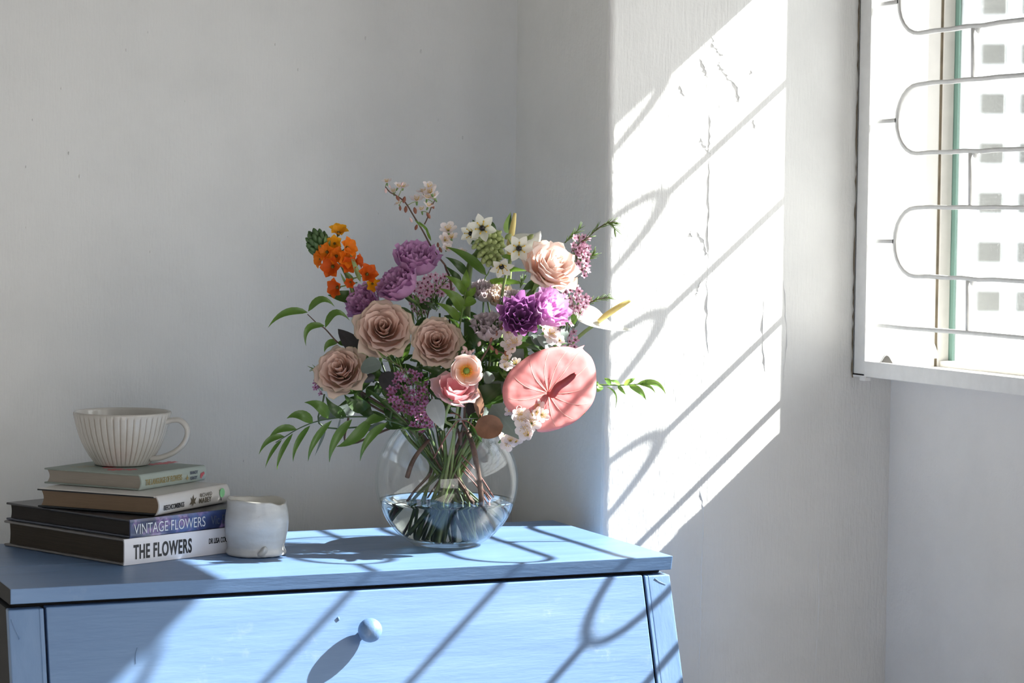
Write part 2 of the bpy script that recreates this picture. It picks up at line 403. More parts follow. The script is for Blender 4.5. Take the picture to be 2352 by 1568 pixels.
# small bent metal tab on the sill and a bolt under the frame corner
P = hit((2037, 832), 0, XF+.010)
arch = [P+R3*(.022*(t-.5))+V((0, 0, .0135*sin(pi*t)**1.3-.002)) for t in [i/12 for i in range(13)]]
vs = []; fs = []
for p in arch: vs += [p, p-T3*.014, p-T3*.014+V((0, 0, .0016)), p+V((0, 0, .0016))]
for i in range(12):
    for k in range(4): fs.append((i*4+k, i*4+(k+1) % 4, i*4+4+(k+1) % 4, i*4+4+k))
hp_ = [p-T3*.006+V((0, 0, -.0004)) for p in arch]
ob('tab_shade', mesh('tab_shade', *prism(hp_, T3*.004), m_tabshade, False), win)  # dark fill painted in as the shade under the tab's arch
ob('bent_tab', mesh('bent_tab', vs, fs, m_frame), win)
part('bolt', win, [((XF+.002, y1-.034, ZB0-.0075), (XF+.014, y1-.018, ZB0-.002))], m_frame, .0008)
P = hit((2143, 806), 1, y1-.004)
ob('peeling_flake', mesh('peeling_flake', [P+V((.002, -.001, .013)), P+V((-.004, -.002, -.012)), P+V((.007, -.004, -.012)), P+V((.006, -.006, -.004))], [(0, 1, 2, 3)], m_frame, False), win)
# glass: dusty pane
t = NT('dusty_glass'); v = t.coord()
n = t.noise(420, 2, v, .7); n2 = t.noise(9, 3, v)
rp = t.ramp([(.60, (.006,)*3), (.78, (.15,)*3)]); t.l(n.outputs[0], rp.inputs[0])
rq = t.ramp([(.3, (.55,)*3), (.7, (1,)*3)]); t.l(n2.outputs[0], rq.inputs[0])
fac = t.math('MULTIPLY', t.math('MULTIPLY', rp.outputs[0], rq.outputs[0]), 1.0)
tp = t.n('BsdfTransparent'); tp.inputs[0].default_value = (.96, .98, .975, 1)
tl = t.n('BsdfTranslucent'); tl.inputs[0].default_value = (.9, .93, .93, 1)
mx = t.n('MixShader'); t.l(fac, mx.inputs[0]); t.l(tp.outputs[0], mx.inputs[1]); t.l(tl.outputs[0], mx.inputs[2])
gl = t.n('BsdfGlossy'); gl.inputs['Roughness'].default_value = .02; fr_ = t.n('Fresnel'); fr_.inputs[0].default_value = 1.2
mx2 = t.n('MixShader'); t.l(fr_.outputs[0], mx2.inputs[0]); t.l(mx.outputs[0], mx2.inputs[1]); t.l(gl.outputs[0], mx2.inputs[2]); t.l(mx2.outputs[0], t.o.inputs[0])
m_glass = t.m
gy1 = hit((2176, 500), 0, 1.637)[1]
gp = part('glass_pane', win, [((1.6365, y0, ZB0+.012), (1.6368, gy1-.026, W1[3]-.01))], m_glass)
o = part('pane_edge', gp, [((1.6355, gy1-.026, ZB0+.013), (1.6405, gy1, W1[3]-.01))], m_gedge)
# unseen second window nearer the camera, added for fill light
wfill2 = bpy.data.objects.new('fill_window_2', None); finish(wfill2, None, M.Translation((XC, W2[0], W2[2]))); tag(wfill2, kind='structure')
part('fill_window_frame', wfill2, [((1.61, W2[0], W2[2]), (1.65, W2[1], W2[2]+.03)), ((1.61, W2[0], W2[3]-.03), (1.65, W2[1], W2[3])), ((1.61, W2[0], W2[2]), (1.65, W2[0]+.03, W2[3])), ((1.61, W2[1]-.03, W2[2]), (1.65, W2[1], W2[3])), ((1.61, -2.63, W2[2]), (1.65, -2.59, W2[3]))], m_frame)

w3 = bpy.data.objects.new('fill_window_3', None); finish(w3, None, M.Translation((W3[0], YF, W3[2]))); tag(w3, kind='structure')  # unseen front-wall window, put in to brighten the room
part('fill_window_frame', w3, [((W3[0], YF-.06, W3[2]), (W3[1], YF-.02, W3[2]+.03)), ((W3[0], YF-.06, W3[3]-.03), (W3[1], YF-.02, W3[3])), ((W3[0], YF-.06, W3[2]), (W3[0]+.03, YF-.02, W3[3])), ((W3[1]-.03, YF-.06, W3[2]), (W3[1], YF-.02, W3[3])), ((-.82, YF-.06, W3[2]), (-.78, YF-.02, W3[3]))], m_frame)

# ------------------------------------------------------------------ tower outside
m_fac = simple('tower_paint', (.80, .82, .85), .8); m_fwin = simple('tower_glass', (.022, .025, .028), .6, .12, nz=.1); m_fac2 = simple('tower_sill', (.66, .69, .74), .8)
TB = CAM + ray((2300, 420))*132
ta = 0.55; tx = V((cos(-ta), sin(-ta), 0)); ty = V((-sin(-ta), cos(-ta), 0))
TM = M(((tx.x, ty.x, 0, TB.x), (tx.y, ty.y, 0, TB.y), (0, 0, 1, TB.z), (0, 0, 0, 1)))
tw = bpy.data.objects.new('apartment_tower', None); finish(tw, None, TM); tag(tw, 'white apartment tower with rows of dark square windows seen through the glass', 'building')
ob('wall', boxes('wall', [((-9, .35, -30), (18, 9, 30))], m_fac), tw, TM)
ob('pier', boxes('pier', [((-2.5, 0, -30), (-1.7, .36, 30))], m_fac), tw, TM)
ob('pier', boxes('pier', [((.35, .1, -30), (.75, .36, 30))], m_fac2), tw, TM)
ob('pier', boxes('pier', [((2.6, 0, -30), (3.1, .36, 30))], m_fac), tw, TM)
wme = boxes('window', [((-.70, .27, -.62), (.70, .36, .62)), ], m_fwin); sme = boxes('window_sill', [((-.85, .12, -.74), (.85, .36, -.62))], m_fac2)
pme = boxes('pane', [((-.62, .255, -.55), (-.03, .27, .55)), ((.03, .255, -.55), (.62, .27, .55))], m_fwin)
for i in range(-5, 6):
    for xw in (-.55, 1.65, 4.3, 6.5):
        Wm = TM @ M.Translation((xw, 0, -.33+i*2.79+7.58))
        w = ob('window', wme, tw, Wm); ob('pane', pme, w, Wm); ob('window_sill', sme, w, Wm)

# ------------------------------------------------------------------ dresser
def bluepaint(name, stretch, wear=.28):
    t = NT(name); v = t.coord(stretch); v1 = t.coord()
    n = t.noise(26, 6, v, .6); n2 = t.noise(9, 5, v1, .6); n3 = t.noise(160, 3, v, .6); n4 = t.noise(70, 4, v1, .7)
    rp = t.ramp([(.3, (.112, .204, .39)), (.52, (.134, .238, .432)), (.72, (.165, .272, .472))]); t.l(n.outputs[0], rp.inputs[0])
    w = t.math('MULTIPLY', t.ramp([(.55, (0,)*3), (.75, (1,)*3)]).outputs[0], wear)
    rr = t.t.nodes[-1]
    r2 = t.ramp([(.56, (0,)*3), (.74, (1,)*3)]); t.l(n2.outputs[0], r2.inputs[0])
    r4 = t.ramp([(.5, (0,)*3), (.66, (1,)*3)]); t.l(n4.outputs[0], r4.inputs[0])
    w = t.math('MULTIPLY', t.math('MULTIPLY', r2.outputs[0], r4.outputs[0]), wear)
    c = t.mix(w, rp.outputs[0], (.55, .62, .68))
    h = t.math('ADD', n3.outputs[0], t.math('MULTIPLY', n.outputs[0], 1.2))
    t.prin(c, .38, t.bump(h, .5, .0009), .6); return t.m
m_bx = bluepaint('blue_paint_across', (.12, 1, 1)); m_bz = bluepaint('blue_paint_down', (1, 1, .12)); m_btop = bluepaint('blue_paint_top', (.15, 1, 1), .25)
D = 0.426; WX = .951; KS = .23
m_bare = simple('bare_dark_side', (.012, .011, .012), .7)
dr = thing('dresser', V((WX/2, D/2, 0)), 'blue painted chest with sloping front and one round knob', 'dresser')
ZS = .8795
def slab(y0_, y1_):
    return prism([V((-.001, y0_+.0045 if y0_ < .01 else y0_, ZS)), V((-.001, y1_, ZS)), V((-.001, y1_, H)), V((-.001, y0_, H))], (WX+.002, 0, 0))
YJ = hit((1250, 1244), 2, H)[1]
bevel(ob('top_board', mesh('top_board', *slab(0, YJ-.0002), m_btop, False), dr), .0012, 2)
bevel(ob('top_board', mesh('top_board', *slab(YJ+.0002, D), m_btop, False), dr), .0008, 2)
ZT = .8725; YT = .0038
def yf(z): return YT-KS*(ZT-z)
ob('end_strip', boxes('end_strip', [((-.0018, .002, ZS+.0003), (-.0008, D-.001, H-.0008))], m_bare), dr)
ob('top_rail', boxes('top_rail', [((.006, .03, .855), (WX-.006, D-.01, ZS))], m_black), dr)
def fpanel(xa, xb, za, zb, depth=.018, off=0.0):
    return prism([V((xa, yf(za)+off, za)), V((xa, yf(za)+off+depth, za)), V((xa, yf(zb)+off+depth, zb)), V((xa, yf(zb)+off, zb))], (xb-xa, 0, 0))
def taper(xa, xb, sa, sb, za, zb, off=0.0, depth=.018):   # xa..xb at the top, widening by slope s below
    vs = []
    for z, k in ((za, ZT-za), (zb, 0)):
        for xx, s in ((xa, sa), (xb, sb)):
            vs += [V((xx+s*k, yf(z)+off, z)), V((xx+s*k, yf(z)+off+depth, z))]
    fs = [(0, 2, 6, 4), (1, 5, 7, 3), (0, 4, 5, 1), (2, 3, 7, 6), (0, 1, 3, 2), (4, 6, 7, 5)]
    return vs, fs
FL, FR = .012, .048
bevel(ob('stile', mesh('stile', *taper(-.0035, .0415, FL, FL*.6, .10, ZT), m_bz, False), dr), .0018, 3)
bevel(ob('stile', mesh('stile', *taper(.9135, .949, FR*.9, FR, .10, ZT), m_bz, False), dr), .0018, 3)
bevel(ob('bead', mesh('bead', *taper(.0362, .0418, FL*.6, FL*.6, .10, ZT, -.0014, .006), m_bz, False), dr), .0012, 3)
bevel(ob('bead', mesh('bead', *taper(.9050+.0032, .9135, FR*.9, FR*.9, .10, ZT, -.0005, .006), m_bz, False), dr), .0012, 3)
drw = ob('drawer', mesh('drawer', *taper(.0455, .9050, FL*.6, FR*.85, .52, ZT+.001), m_bx, False), dr); bevel(drw, .0016, 3)
d2 = ob('drawer', mesh('drawer', *taper(.0455, .9050, FL*.6, FR*.85, .13, .515), m_bx, False), dr); bevel(d2, .0016, 3)
ob('inner_frame', mesh('inner_frame', *taper(.002, .949, FL, FR, .10, ZT, .0185, .004), m_black, False), dr)
for xx, s in ((-.0035, 1), (.949, -1)):
    k = FL if s > 0 else FR
    poly = [V((xx, yf(ZT)+.018, ZT)), V((xx+k*(ZT-.1), yf(.1)+.018, .10)), V((xx+k*(ZT-.1), D-.01, .10)), V((xx, D-.01, ZT))]
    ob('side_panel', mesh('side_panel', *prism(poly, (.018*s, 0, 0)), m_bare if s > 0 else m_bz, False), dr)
ob('back_panel', boxes('back_panel', [((.02, D-.02, .1), (.96, D-.01, .87))], m_bz), dr)
for xx in (.02, .945):
    for zz in (0, 1):
        yy = yf(.05)+.01 if zz == 0 else D-.06
        ob('leg', boxes('leg', [((xx, yy, 0), (xx+.04, yy+.04, .12))], m_bz), dr)
nrm = V((0, -1, KS)).normalized()
def hitp(px, n, c):
    d = ray(px); return CAM + d*((c-n.dot(CAM))/n.dot(d))
nF = V((0, 1, -KS)); cF = YT-KS*ZT
KB = hitp((850, 1447), nF, cF-.0215*sqrt(1+KS*KS))     # knob ball centre 34 mm off the face
base = KB - nrm*.0215
prof = [(.0001, -.004), (.0062, -.003), (.0058, .001), (.0056, .004), (.0062, .0065)]
for i in range(13):
    a = -pi/2*.78+(pi/2*1.78)*i/12; prof.append((max(.0001, .0165*cos(a)), .0215+.0165*sin(a)))
kn = ob('knob', mesh('knob', *lathe(prof, 40), m_bz), drw, frame(base, nrm))
# dried paint drip on the left stile and on the right one
def dripp(pxs, par, rad):
    P = cat_([hitp(p, nF, cF-.0006) for p in pxs], 4); ob('paint_drip', mesh('paint_drip', *tube(P, rad, 6), m_bz), par)
dripp([(25, 1422), (33, 1442), (41, 1458), (46, 1467)], dr, [.0006, .0005, .0006, .0018])
dripp([(1504, 1328), (1512, 1334), (1520, 1338), (1530, 1342)], dr, [.0007, .0004, .0004, .0003])
dripp([(315, 1487), (312, 1500), (312, 1524)], drw, [.0003, .0004, .0003])
dripp([(776, 1417), (779, 1424)], drw, [.0018, .0014])

#@@OBJECTS@@
# ------------------------------------------------------------------ books
def pagemat(name, col, dark):
    t = NT(name); v = t.coord((1, 1, 260), 'Generated'); v2 = t.coord((3, 3, 60), 'Generated')
    n = t.noise(1.0, 2, v); n2 = t.noise(2.0, 3, v2)
    f = t.math('ADD', t.math('MULTIPLY', n.outputs[0], .6), t.math('MULTIPLY', n2.outputs[0], .4))
    rp = t.ramp([(.32, dark), (.55, col), (.8, tuple(min(1, x*1.12) for x in col))]); t.l(f, rp.inputs[0])
    t.prin(rp.outputs[0], .85, t.bump(n.outputs[0], .6, .0012), .2); return t.m
m_ink = simple('ink_black', (.012, .012, .014), .5)
m_inkw = simple('ink_white', (.75, .77, .80), .5); m_inkg = simple('ink_gold', (.33, .27, .12), .4); m_inkd = simple('ink_dim', (.10, .12, .17), .5)
m_red = simple('print_red', (.55, .10, .12), .5); m_green = simple('green_sticker', (.26, .62, .30), .5); m_bronze = simple('ink_bronze', (.10, .08, .05), .5)
m_whitecov = simple('white_cover', (.80, .80, .84), .35, nz=.02); m_greycov = simple('grey_board', (.19, .18, .175), .5, nz=.08)
m_beige = simple('ivory_jacket', (.66, .64, .62), .35, nz=.04, scale=12); m_darkboard = simple('dark_board', (.012, .016, .02), .5)
m_sage = simple('sage_cloth', (.30, .35, .32), .6, nz=.06, scale=18, bumpd=.0003); m_sage_sp = simple('sage_spine', (.40, .47, .44), .55, nz=.05, scale=18, bumpd=.0003)
t = NT('lilac_photo_cover'); v = t.coord((1, 1, 1))
n = t.noise(34, 3, v); n2 = t.noise(110, 3, v); n3 = t.noise(16, 2, v)
rp = t.ramp([(.36, (.010, .012, .035)), (.5, (.045, .07, .19)), (.62, (.10, .16, .36)), (.8, (.05, .08, .22))]); t.l(n3.outputs[0], rp.inputs[0])
rq = t.ramp([(.5, (0,)*3), (.6, (1,)*3)]); t.l(n.outputs[0], rq.inputs[0]); r4 = t.ramp([(.4, (.10, .05, .16)), (.62, (.42, .28, .52))]); t.l(n2.outputs[0], r4.inputs[0])
t.prin(t.mix(t.math('MULTIPLY', rq.outputs[0], .75), rp.outputs[0], r4.outputs[0]), .3, None, .5); m_photo = t.m
m_navyboard = simple('navy_gloss_board', (.022, .023, .032), .3, nz=.3, scale=20); m_navy2 = simple('navy_under_board', (.045, .055, .085), .35)
p_dark = pagemat('dark_page_edges', (.060, .055, .052), (.022, .020, .02)); p_brown = pagemat('brown_page_edges', (.085, .07, .055), (.03, .026, .022))
p_tan = pagemat('tan_page_edges', (.27, .195, .135), (.19, .13, .085)); p_cream = pagemat('cream_page_edges', (.45, .41, .36), (.28, .25, .21))

def book(label, tail_px, z0, left_px, L, T, mats, rounded=False, over=.004, board=.0032, inset=.004, round_d=.008):
    """tail_px: spine/tail corner at height z0, left_px: fore-edge/tail corner at z0"""
    A = hit(tail_px, 2, z0); B = hit(left_px, 2, z0)
    w = (B-A); Wd = w.length; uy = w.normalized(); ux = V((uy.y, -uy.x, 0))
    Wm = M(((ux.x, uy.x, 0, A.x), (ux.y, uy.y, 0, A.y), (0, 0, 1, z0), (0, 0, 0, 1)))
    b = thing('book', (Wm @ V((L/2, Wd/2, 0))), label, 'book', 'books in the stack under the cup')
    mc, msp, mp, mlow = mats
    c1 = ob('cover_board', boxes('cover_board', [((0, .002, 0), (L, Wd, board))], mlow), b, Wm); bevel(c1, .0011, 2)
    c2 = ob('cover_board', boxes('cover_board', [((0, .002, T-board), (L, Wd, T))], mc), b, Wm); bevel(c2, .0011, 2)
    # page block with a slightly hollow fore-edge, set in from the boards
    nn = 8; poly = []
    for i in range(nn+1):
        q = i/nn; poly.append(V((over, Wd-over-.004*sin(pi*q)*(1 if rounded else .4), board+(T-2*board)*q)))
    for i in range(nn+1):
        q = 1-i/nn; poly.append(V((over, inset-(round_d*.75*sin(pi*q) if rounded else 0), board+(T-2*board)*q)))
    ob('page_block', mesh('page_block', *prism(poly, (L-2*over, 0, 0)), mp, False), b, Wm)
    # spine
    outer = []; inner = []
    for i in range(13):
        q = i/12; d = (-round_d*sin(pi*q)**.75 if rounded else -.0012*min(1, 6*q, 6*(1-q)))
        outer.append(V((0, d+.0022, T*q))); inner.append(V((0, d+.0022+.0022, T*q)))
    ob('spine', mesh('spine', *prism(outer+inner[::-1], (L, 0, 0)), msp, True), b, Wm).modifiers.new('n', 'EDGE_SPLIT').split_angle = .9
    Ws = Wm @ M(((1, 0, 0, 0), (0, 0, -1, -(round_d if rounded else .0012)+.0016), (0, 1, 0, 0), (0, 0, 0, 1)))   # x along the spine, y up
    return b, Wm, Ws, Wd
def text(body, par, Ws, x, y, size, m, sx=1.0, bold=0.0, space=1.0, name='spine_lettering', ext=.00015):
    cu = bpy.data.curves.new(name, 'FONT'); cu.body = body; cu.size = size; cu.extrude = ext; cu.offset = bold; cu.space_character = space
    tmp = bpy.data.objects.new('tmp', cu); me = bpy.data.meshes.new_from_object(tmp); bpy.data.objects.remove(tmp); bpy.data.curves.remove(cu)
    me.name = name; me.materials.clear(); me.materials.append(m); o = bpy.data.objects.new(name, me)
    return finish(o, par, Ws @ M.Translation((x, y, 0)) @ M.Diagonal((sx, 1, 1, 1)))
z1 = H+.0005
# lowest: large white spine
TF = .0365
b1, W1b, S1, w1 = book('lowest and widest book of the stack, white spine with bold black capitals', (287, 1299.5), z1, (9, 1252), .275, TF, (m_greycov, m_whitecov, p_brown, m_greycov), over=.006)
text('THE FLOWERS', b1, S1, .0155, .0080, .0275, m_ink, .53, .0007, 1.12)
text('DR LISA COOPER', b1, S1, .150, .0165, .0105, m_ink, .55, .0002, 1.0)
z2 = z1+TF+.0005; TV = .0255
b2, W2b, S2, w2 = book('second book from the bottom, dark blue spine with lilac flowers and white serif title', (300.5, 1236.5), z2, (14, 1193), .27, TV, (m_navyboard, m_photo, p_dark, m_navy2), over=.005)
text('VINTAGE FLOWERS', b2, S2, .006, .0050, .0205, m_inkw, .72, -.0001, 1.0)
text('Vic Brotherson', b2, S2, .146, .0060, .0185, m_inkd, .72, 0, 1.0)
z3 = z2+TV+.0008; TB_ = .0275
b3, W3b, S3, w3b = book('third book up, ivory rounded spine with a green dot and tan page edges', (361, 1184.5), z3, (86, 1164), .185, TB_, (m_beige, m_beige, p_tan, m_darkboard), True, over=.004, board=.0028, round_d=.006)
ob('cover_lining', boxes('cover_lining', [((-.0003, .006, TB_-.0032), (.17, w3b, TB_-.0012))], m_darkboard), b3, W3b)
text('BEECHCOMBINGS', b3, S3, .010, .0068, .0098, m_ink, .66, .0001, 1.0)
text('RICHARD', b3, S3, .104, .0158, .0078, m_bronze, .85, 0, 1.15)
text('MABEY', b3, S3, .101, .0072, .0105, m_bronze, .95, .0001, 1.1)
def flat(par, Ws, name, pts, m, dz=.0002):
    return ob(name, mesh(name, *prism([V((a, b_, 0)) for a, b_ in pts], (0, 0, dz)), m, False), par, Ws)
flat(b3, S3, 'bird_emblem', [(.077, .008), (.081, .0125), (.079, .018), (.083, .0145), (.086, .0215), (.088, .0145), (.094, .017), (.090, .0115), (.092, .0075), (.087, .009), (.084, .0045), (.083, .0085)], m_bronze)
ob('round_sticker', mesh('round_sticker', *prism([V((.163+.0068*cos(a*pi/14), .0165+.0068*sin(a*pi/14), 0)) for a in range(28)], (0, 0, .0002)), m_green, False), b3, S3 @ M.Translation((0, 0, .0002)))
flat(b3, S3, 'small_emblem', [(.1585, .0055), (.1615, .0055), (.1605, .009), (.1595, .0095)], m_ink)
z4 = z3+TB_+.0006; TL = .0225
b4, W4b, S4, w4 = book('topmost book directly under the big cup, sage green cover with red flower print', (322, 1126.5), z4, (101, 1109.5), .160, TL, (m_sage, m_sage_sp, p_cream, m_sage), True, over=.0035, board=.0024, round_d=.0045)
text('THE LANGUAGE OF FLOWERS', b4, S4, .009, .0068, .0115, m_inkg, .565, .0002, 1.0)
text('MANDY', b4, S4, .118, .0125, .0068, m_inkd, .8, .0001); text('KIRKBY', b4, S4, .118, .0045, .0068, m_inkd, .8, .0001)
flat(b4, S4, 'flower_emblem', [(.107, .008), (.1095, .0095), (.1105, .0135), (.112, .0095), (.1145, .008), (.112, .0065), (.1105, .0045), (.109, .0065)], m_inkg)
for i in range(3): flat(b4, S4, 'red_emblem', [(.144+i*.0035, .005+i*.002), (.147+i*.0035, .004+i*.003), (.1475+i*.003, .011+i*.001), (.145+i*.003, .013+i*.0005), (.1435+i*.003, .009)], m_red)
rnd = random.Random(5); Wt4 = W4b @ M.Translation((0, 0, TL))
def petalprint(cx, cy_, r, k):
    pts = []
    for i in range(40):
        a = i*2*pi/40; rr = r*(.55+.45*abs(cos(k*a/2)))*rnd.uniform(.8, 1.05); pts.append((cx+rr*cos(a), cy_+rr*.8*sin(a)))
    flat(b4, Wt4, 'printed_flower', pts, m_red, .00015)
for (px, py, r, k) in [(265, 1078, .017, 7), (250, 1073, .013, 6), (372, 1064, .017, 7), (392, 1061, .014, 6), (352, 1066, .012, 5), (300, 1078, .013, 5)]:
    q = W4b.inverted() @ hit((px, py), 2, z4+TL); petalprint(q.x, q.y, r, k)
q = W4b.inverted() @ hit((205, 1072), 2, z4+TL); Wc = Wt4 @ M.Translation((q.x, q.y, 0.0)) @ M.Rotation(-.1, 4, 'Z')
text('Mandy\nKirkby', b4, Wc, -.02, .012, .013, m_inkg, 1, 0, 1, 'cover_lettering', .0001)

# ------------------------------------------------------------------ big fluted cup on the books
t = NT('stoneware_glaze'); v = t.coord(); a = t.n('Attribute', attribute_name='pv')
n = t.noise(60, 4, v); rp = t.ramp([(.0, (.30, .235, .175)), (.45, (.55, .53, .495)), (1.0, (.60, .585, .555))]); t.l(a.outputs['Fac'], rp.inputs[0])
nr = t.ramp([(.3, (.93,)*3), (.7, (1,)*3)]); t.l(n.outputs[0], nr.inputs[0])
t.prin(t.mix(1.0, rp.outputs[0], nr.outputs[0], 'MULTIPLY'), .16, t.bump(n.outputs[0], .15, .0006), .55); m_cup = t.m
zc = z4+TL+.0008
P0 = hit((281, 1066), 2, zc)
cup = thing('fluted_cup', P0, 'large off-white fluted ceramic cup with handle standing on the book stack', 'cup')
WC_ = M.Translation(P0)
RC = 112*PX*1.0
pr_out = [(.0, .0015), (.034, .0015), (.0362, 0), (.0385, .001), (.0405, .0045), (.0470, .0135), (.0535, .0245), (.0590, .0365), (.0630, .0480), (.0660, .0600), (.0680, .0695), (.0690, .0735), (.0688, .0762), (.0678, .0772)]
k_ = RC/.069
NF = 44; nseg = NF*8
vs = []; fs = []; at_ = []
prof = [(r*k_, z*1.02) for r, z in pr_out]
inn = [(.0665, .0765), (.0655, .0735), (.0630, .0600), (.0590, .0440), (.0520, .0280), (.0400, .0140), (.0200, .0075), (.0, .0065)]
prof2 = prof + [(r*k_, z*1.02) for r, z in inn]
for i, (r, z) in enumerate(prof2):
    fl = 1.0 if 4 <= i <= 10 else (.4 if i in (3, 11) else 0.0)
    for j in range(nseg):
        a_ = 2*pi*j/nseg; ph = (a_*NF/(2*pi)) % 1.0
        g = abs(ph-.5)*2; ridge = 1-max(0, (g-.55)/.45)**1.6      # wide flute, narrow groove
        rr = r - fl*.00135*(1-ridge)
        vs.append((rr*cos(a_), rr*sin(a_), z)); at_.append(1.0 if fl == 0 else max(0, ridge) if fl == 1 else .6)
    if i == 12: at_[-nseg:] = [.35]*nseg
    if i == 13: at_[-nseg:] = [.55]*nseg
for i in range(len(prof2)-1):
    for j in range(nseg): fs.append((i*nseg+j, i*nseg+(j+1) % nseg, (i+1)*nseg+(j+1) % nseg, (i+1)*nseg+j))
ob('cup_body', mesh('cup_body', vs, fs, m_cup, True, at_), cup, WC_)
hp = cat_([P0 + R3*((px-281)*PX*1.02) + Z3*((1067-py)*PX*1.03) + T3*.012 for px, py in [(376, 972), (396, 965), (415, 966), (429, 981), (430, 1000), (419, 1021), (398, 1038), (370, 1049), (346, 1052)]], 5)
vs, fs = [], []
n = 10; prev = None
for i, p in enumerate(hp):
    tn = (hp[min(i+1, len(hp)-1)]-hp[max(i-1, 0)]).normalized(); s = T3 - tn*tn.dot(T3); s.normalize(); w = tn.cross(s)
    e_ = 1-abs(i/(len(hp)-1)-.45)*.5
    for k in range(n): a_ = 2*pi*k/n; vs.append(p+s*cos(a_)*.0088*e_+w*sin(a_)*.0042)
for i in range(len(hp)-1):
    for k in range(n): fs.append((i*n+k, i*n+(k+1) % n, (i+1)*n+(k+1) % n, (i+1)*n+k))
fs += [tuple(range(n))[::-1], tuple((len(hp)-1)*n+k for k in range(n))]
ob('handle', mesh('handle', vs, fs, m_cup, True, [.85]*len(vs)), cup)

# ------------------------------------------------------------------ small hand-built beaker
t = NT('crackled_glaze'); v = t.coord()
n = t.noise(90, 5, v); n2 = t.noise(14, 4, t.coord((1, 1, 3))); rp = t.ramp([(.3, (.47, .455, .42)), (.55, (.55, .545, .52)), (.75, (.60, .595, .575))]); t.l(n2.outputs[0], rp.inputs[0])
t.prin(rp.outputs[0], .28, t.bump(t.math('ADD', n.outputs[0], t.math('MULTIPLY', n2.outputs[0], 1.5)), .45, .0016), .5); m_pot = t.m
P1 = hit((589, 1272), 2, H+.0006)
pot = thing('pottery_beaker', P1, 'small uneven handmade off-white pottery beaker without a handle', 'cup')
prof = [(.0, .001), (.036, .001), (.0405, 0), (.0428, .0015), (.0430, .0045), (.0408, .0085), (.0405, .013), (.0430, .022), (.0452, .034), (.0458, .046), (.0448, .058), (.0432, .067), (.0425, .0735), (.0425, .0768), (.0412, .0782), (.0395, .0765), (.0395, .070), (.0412, .05), (.041, .03), (.037, .014), (.02, .009), (.0, .008)]
kp = 1.0
def wob(r, z, a, i):
    q = V((cos(a)*1.3, sin(a)*1.3, z*22)); rr = r*(1+.035*MN.noise(q)+.012*MN.noise(q*3.1)) if r > .03 else r
    zz = z
    if z > .06:
        zz = z + .0032*MN.noise(V((cos(a)*1.6, sin(a)*1.6, 7)))+ (-.004*max(0, cos(a-(-YAW-.35)))**6 if z > .07 else 0)+(.0018*cos(a-2.6) if z > .07 else 0)
    if z < .012 and r > .03: zz = max(0, z + .0011*abs(MN.noise(V((cos(a)*4, sin(a)*4, 3))))); rr *= 1+.02*MN.noise(V((cos(a)*5, sin(a)*5, 1)))
    return rr, zz
ob('beaker_body', mesh('beaker_body', *lathe([(r, z*1.02) for r, z in prof], 96, V((0, 0, 0)), wob), m_pot), pot, M.Translation(P1))
c_ = P1 + T3*.0405 + R3*.012
vs = [c_+R3*-.012+Z3*.001+T3*.001, c_+R3*.004+Z3*-.0005+T3*.007, c_+R3*.008+Z3*.024+T3*.001, c_+R3*-.001+Z3*.013+T3*.006, c_+R3*-.012+Z3*.000-T3*.006, c_+R3*.010+Z3*.000-T3*.006, c_+R3*.008+Z3*.023-T3*.006]
o = ob('clay_fold', mesh('clay_fold', vs, [(0, 1, 3), (1, 2, 3), (4, 0, 3), (3, 2, 6, 4), (1, 5, 6, 2), (0, 4, 5, 1)], m_pot, True), pot)
m_ = o.modifiers.new('s', 'SUBSURF'); m_.levels = m_.render_levels = 2
# ------------------------------------------------------------------ vase and water
ZVC = H+.0955; RV = .1062
vprof = []
def vz(r, z): vprof.append((r, z))
for i in range(8): vz(.0495*i/7, .0006)
a0 = math.asin(-(ZVC-H-.0018)/RV); a1 = math.asin(.0802/RV)
for i in range(29):
    a = a0+(a1-a0)*i/28; vz(RV*cos(a), ZVC-H+RV*sin(a))
rt, zt_ = vprof[-1]
vz(rt+.0012, zt_+.0018); vz(rt+.0022, zt_+.0030); vz(rt+.0014, zt_+.0042); vz(rt-.0010, zt_+.0036); vz(rt-.0022, zt_+.0012)
RI = RV-.0026
for i in range(28, -1, -1):
    a = a0*.93+(a1-a0*.93)*i/28; vz(RI*cos(a), ZVC-H+RI*sin(a))
vz(.03, .0095); vz(.0, .0085)
m_vase = clear('vase_glass', 1.42, (.985, .99, .988), (.80, .86, .85))
t = NT('water'); gw = t.n('BsdfGlass'); gw.inputs['IOR'].default_value = 1.33; gw.inputs['Roughness'].default_value = 0; gw.inputs[0].default_value = (.97, .985, .965, 1); t.l(gw.outputs[0], t.o.inputs[0]); m_water = t.m
vase = thing('fishbowl_vase', VC, 'clear round fishbowl glass vase half filled with water, holding all the flower stems', 'vase')
ob('glass_bowl', mesh('glass_bowl', *lathe(vprof, 96), m_vase), vase, M.Translation(VC))
ZW = .0675; wp = [(.0, .0092), (.03, .0102)]; RWt = RV-.0032
aw = math.asin((ZW-(ZVC-H))/RWt); ab = a0*.90
for i in range(15):
    a = ab+(aw-ab)*i/14; wp.append((RWt*cos(a), ZVC-H+RWt*sin(a)))
wp += [(wp[-1][0]-.0015, ZW-.0006), (wp[-1][0]-.006, ZW-.0012), (.0, ZW-.0012)]
ob('water', mesh('water', *lathe(wp, 96), m_water), vase, M.Translation(VC))

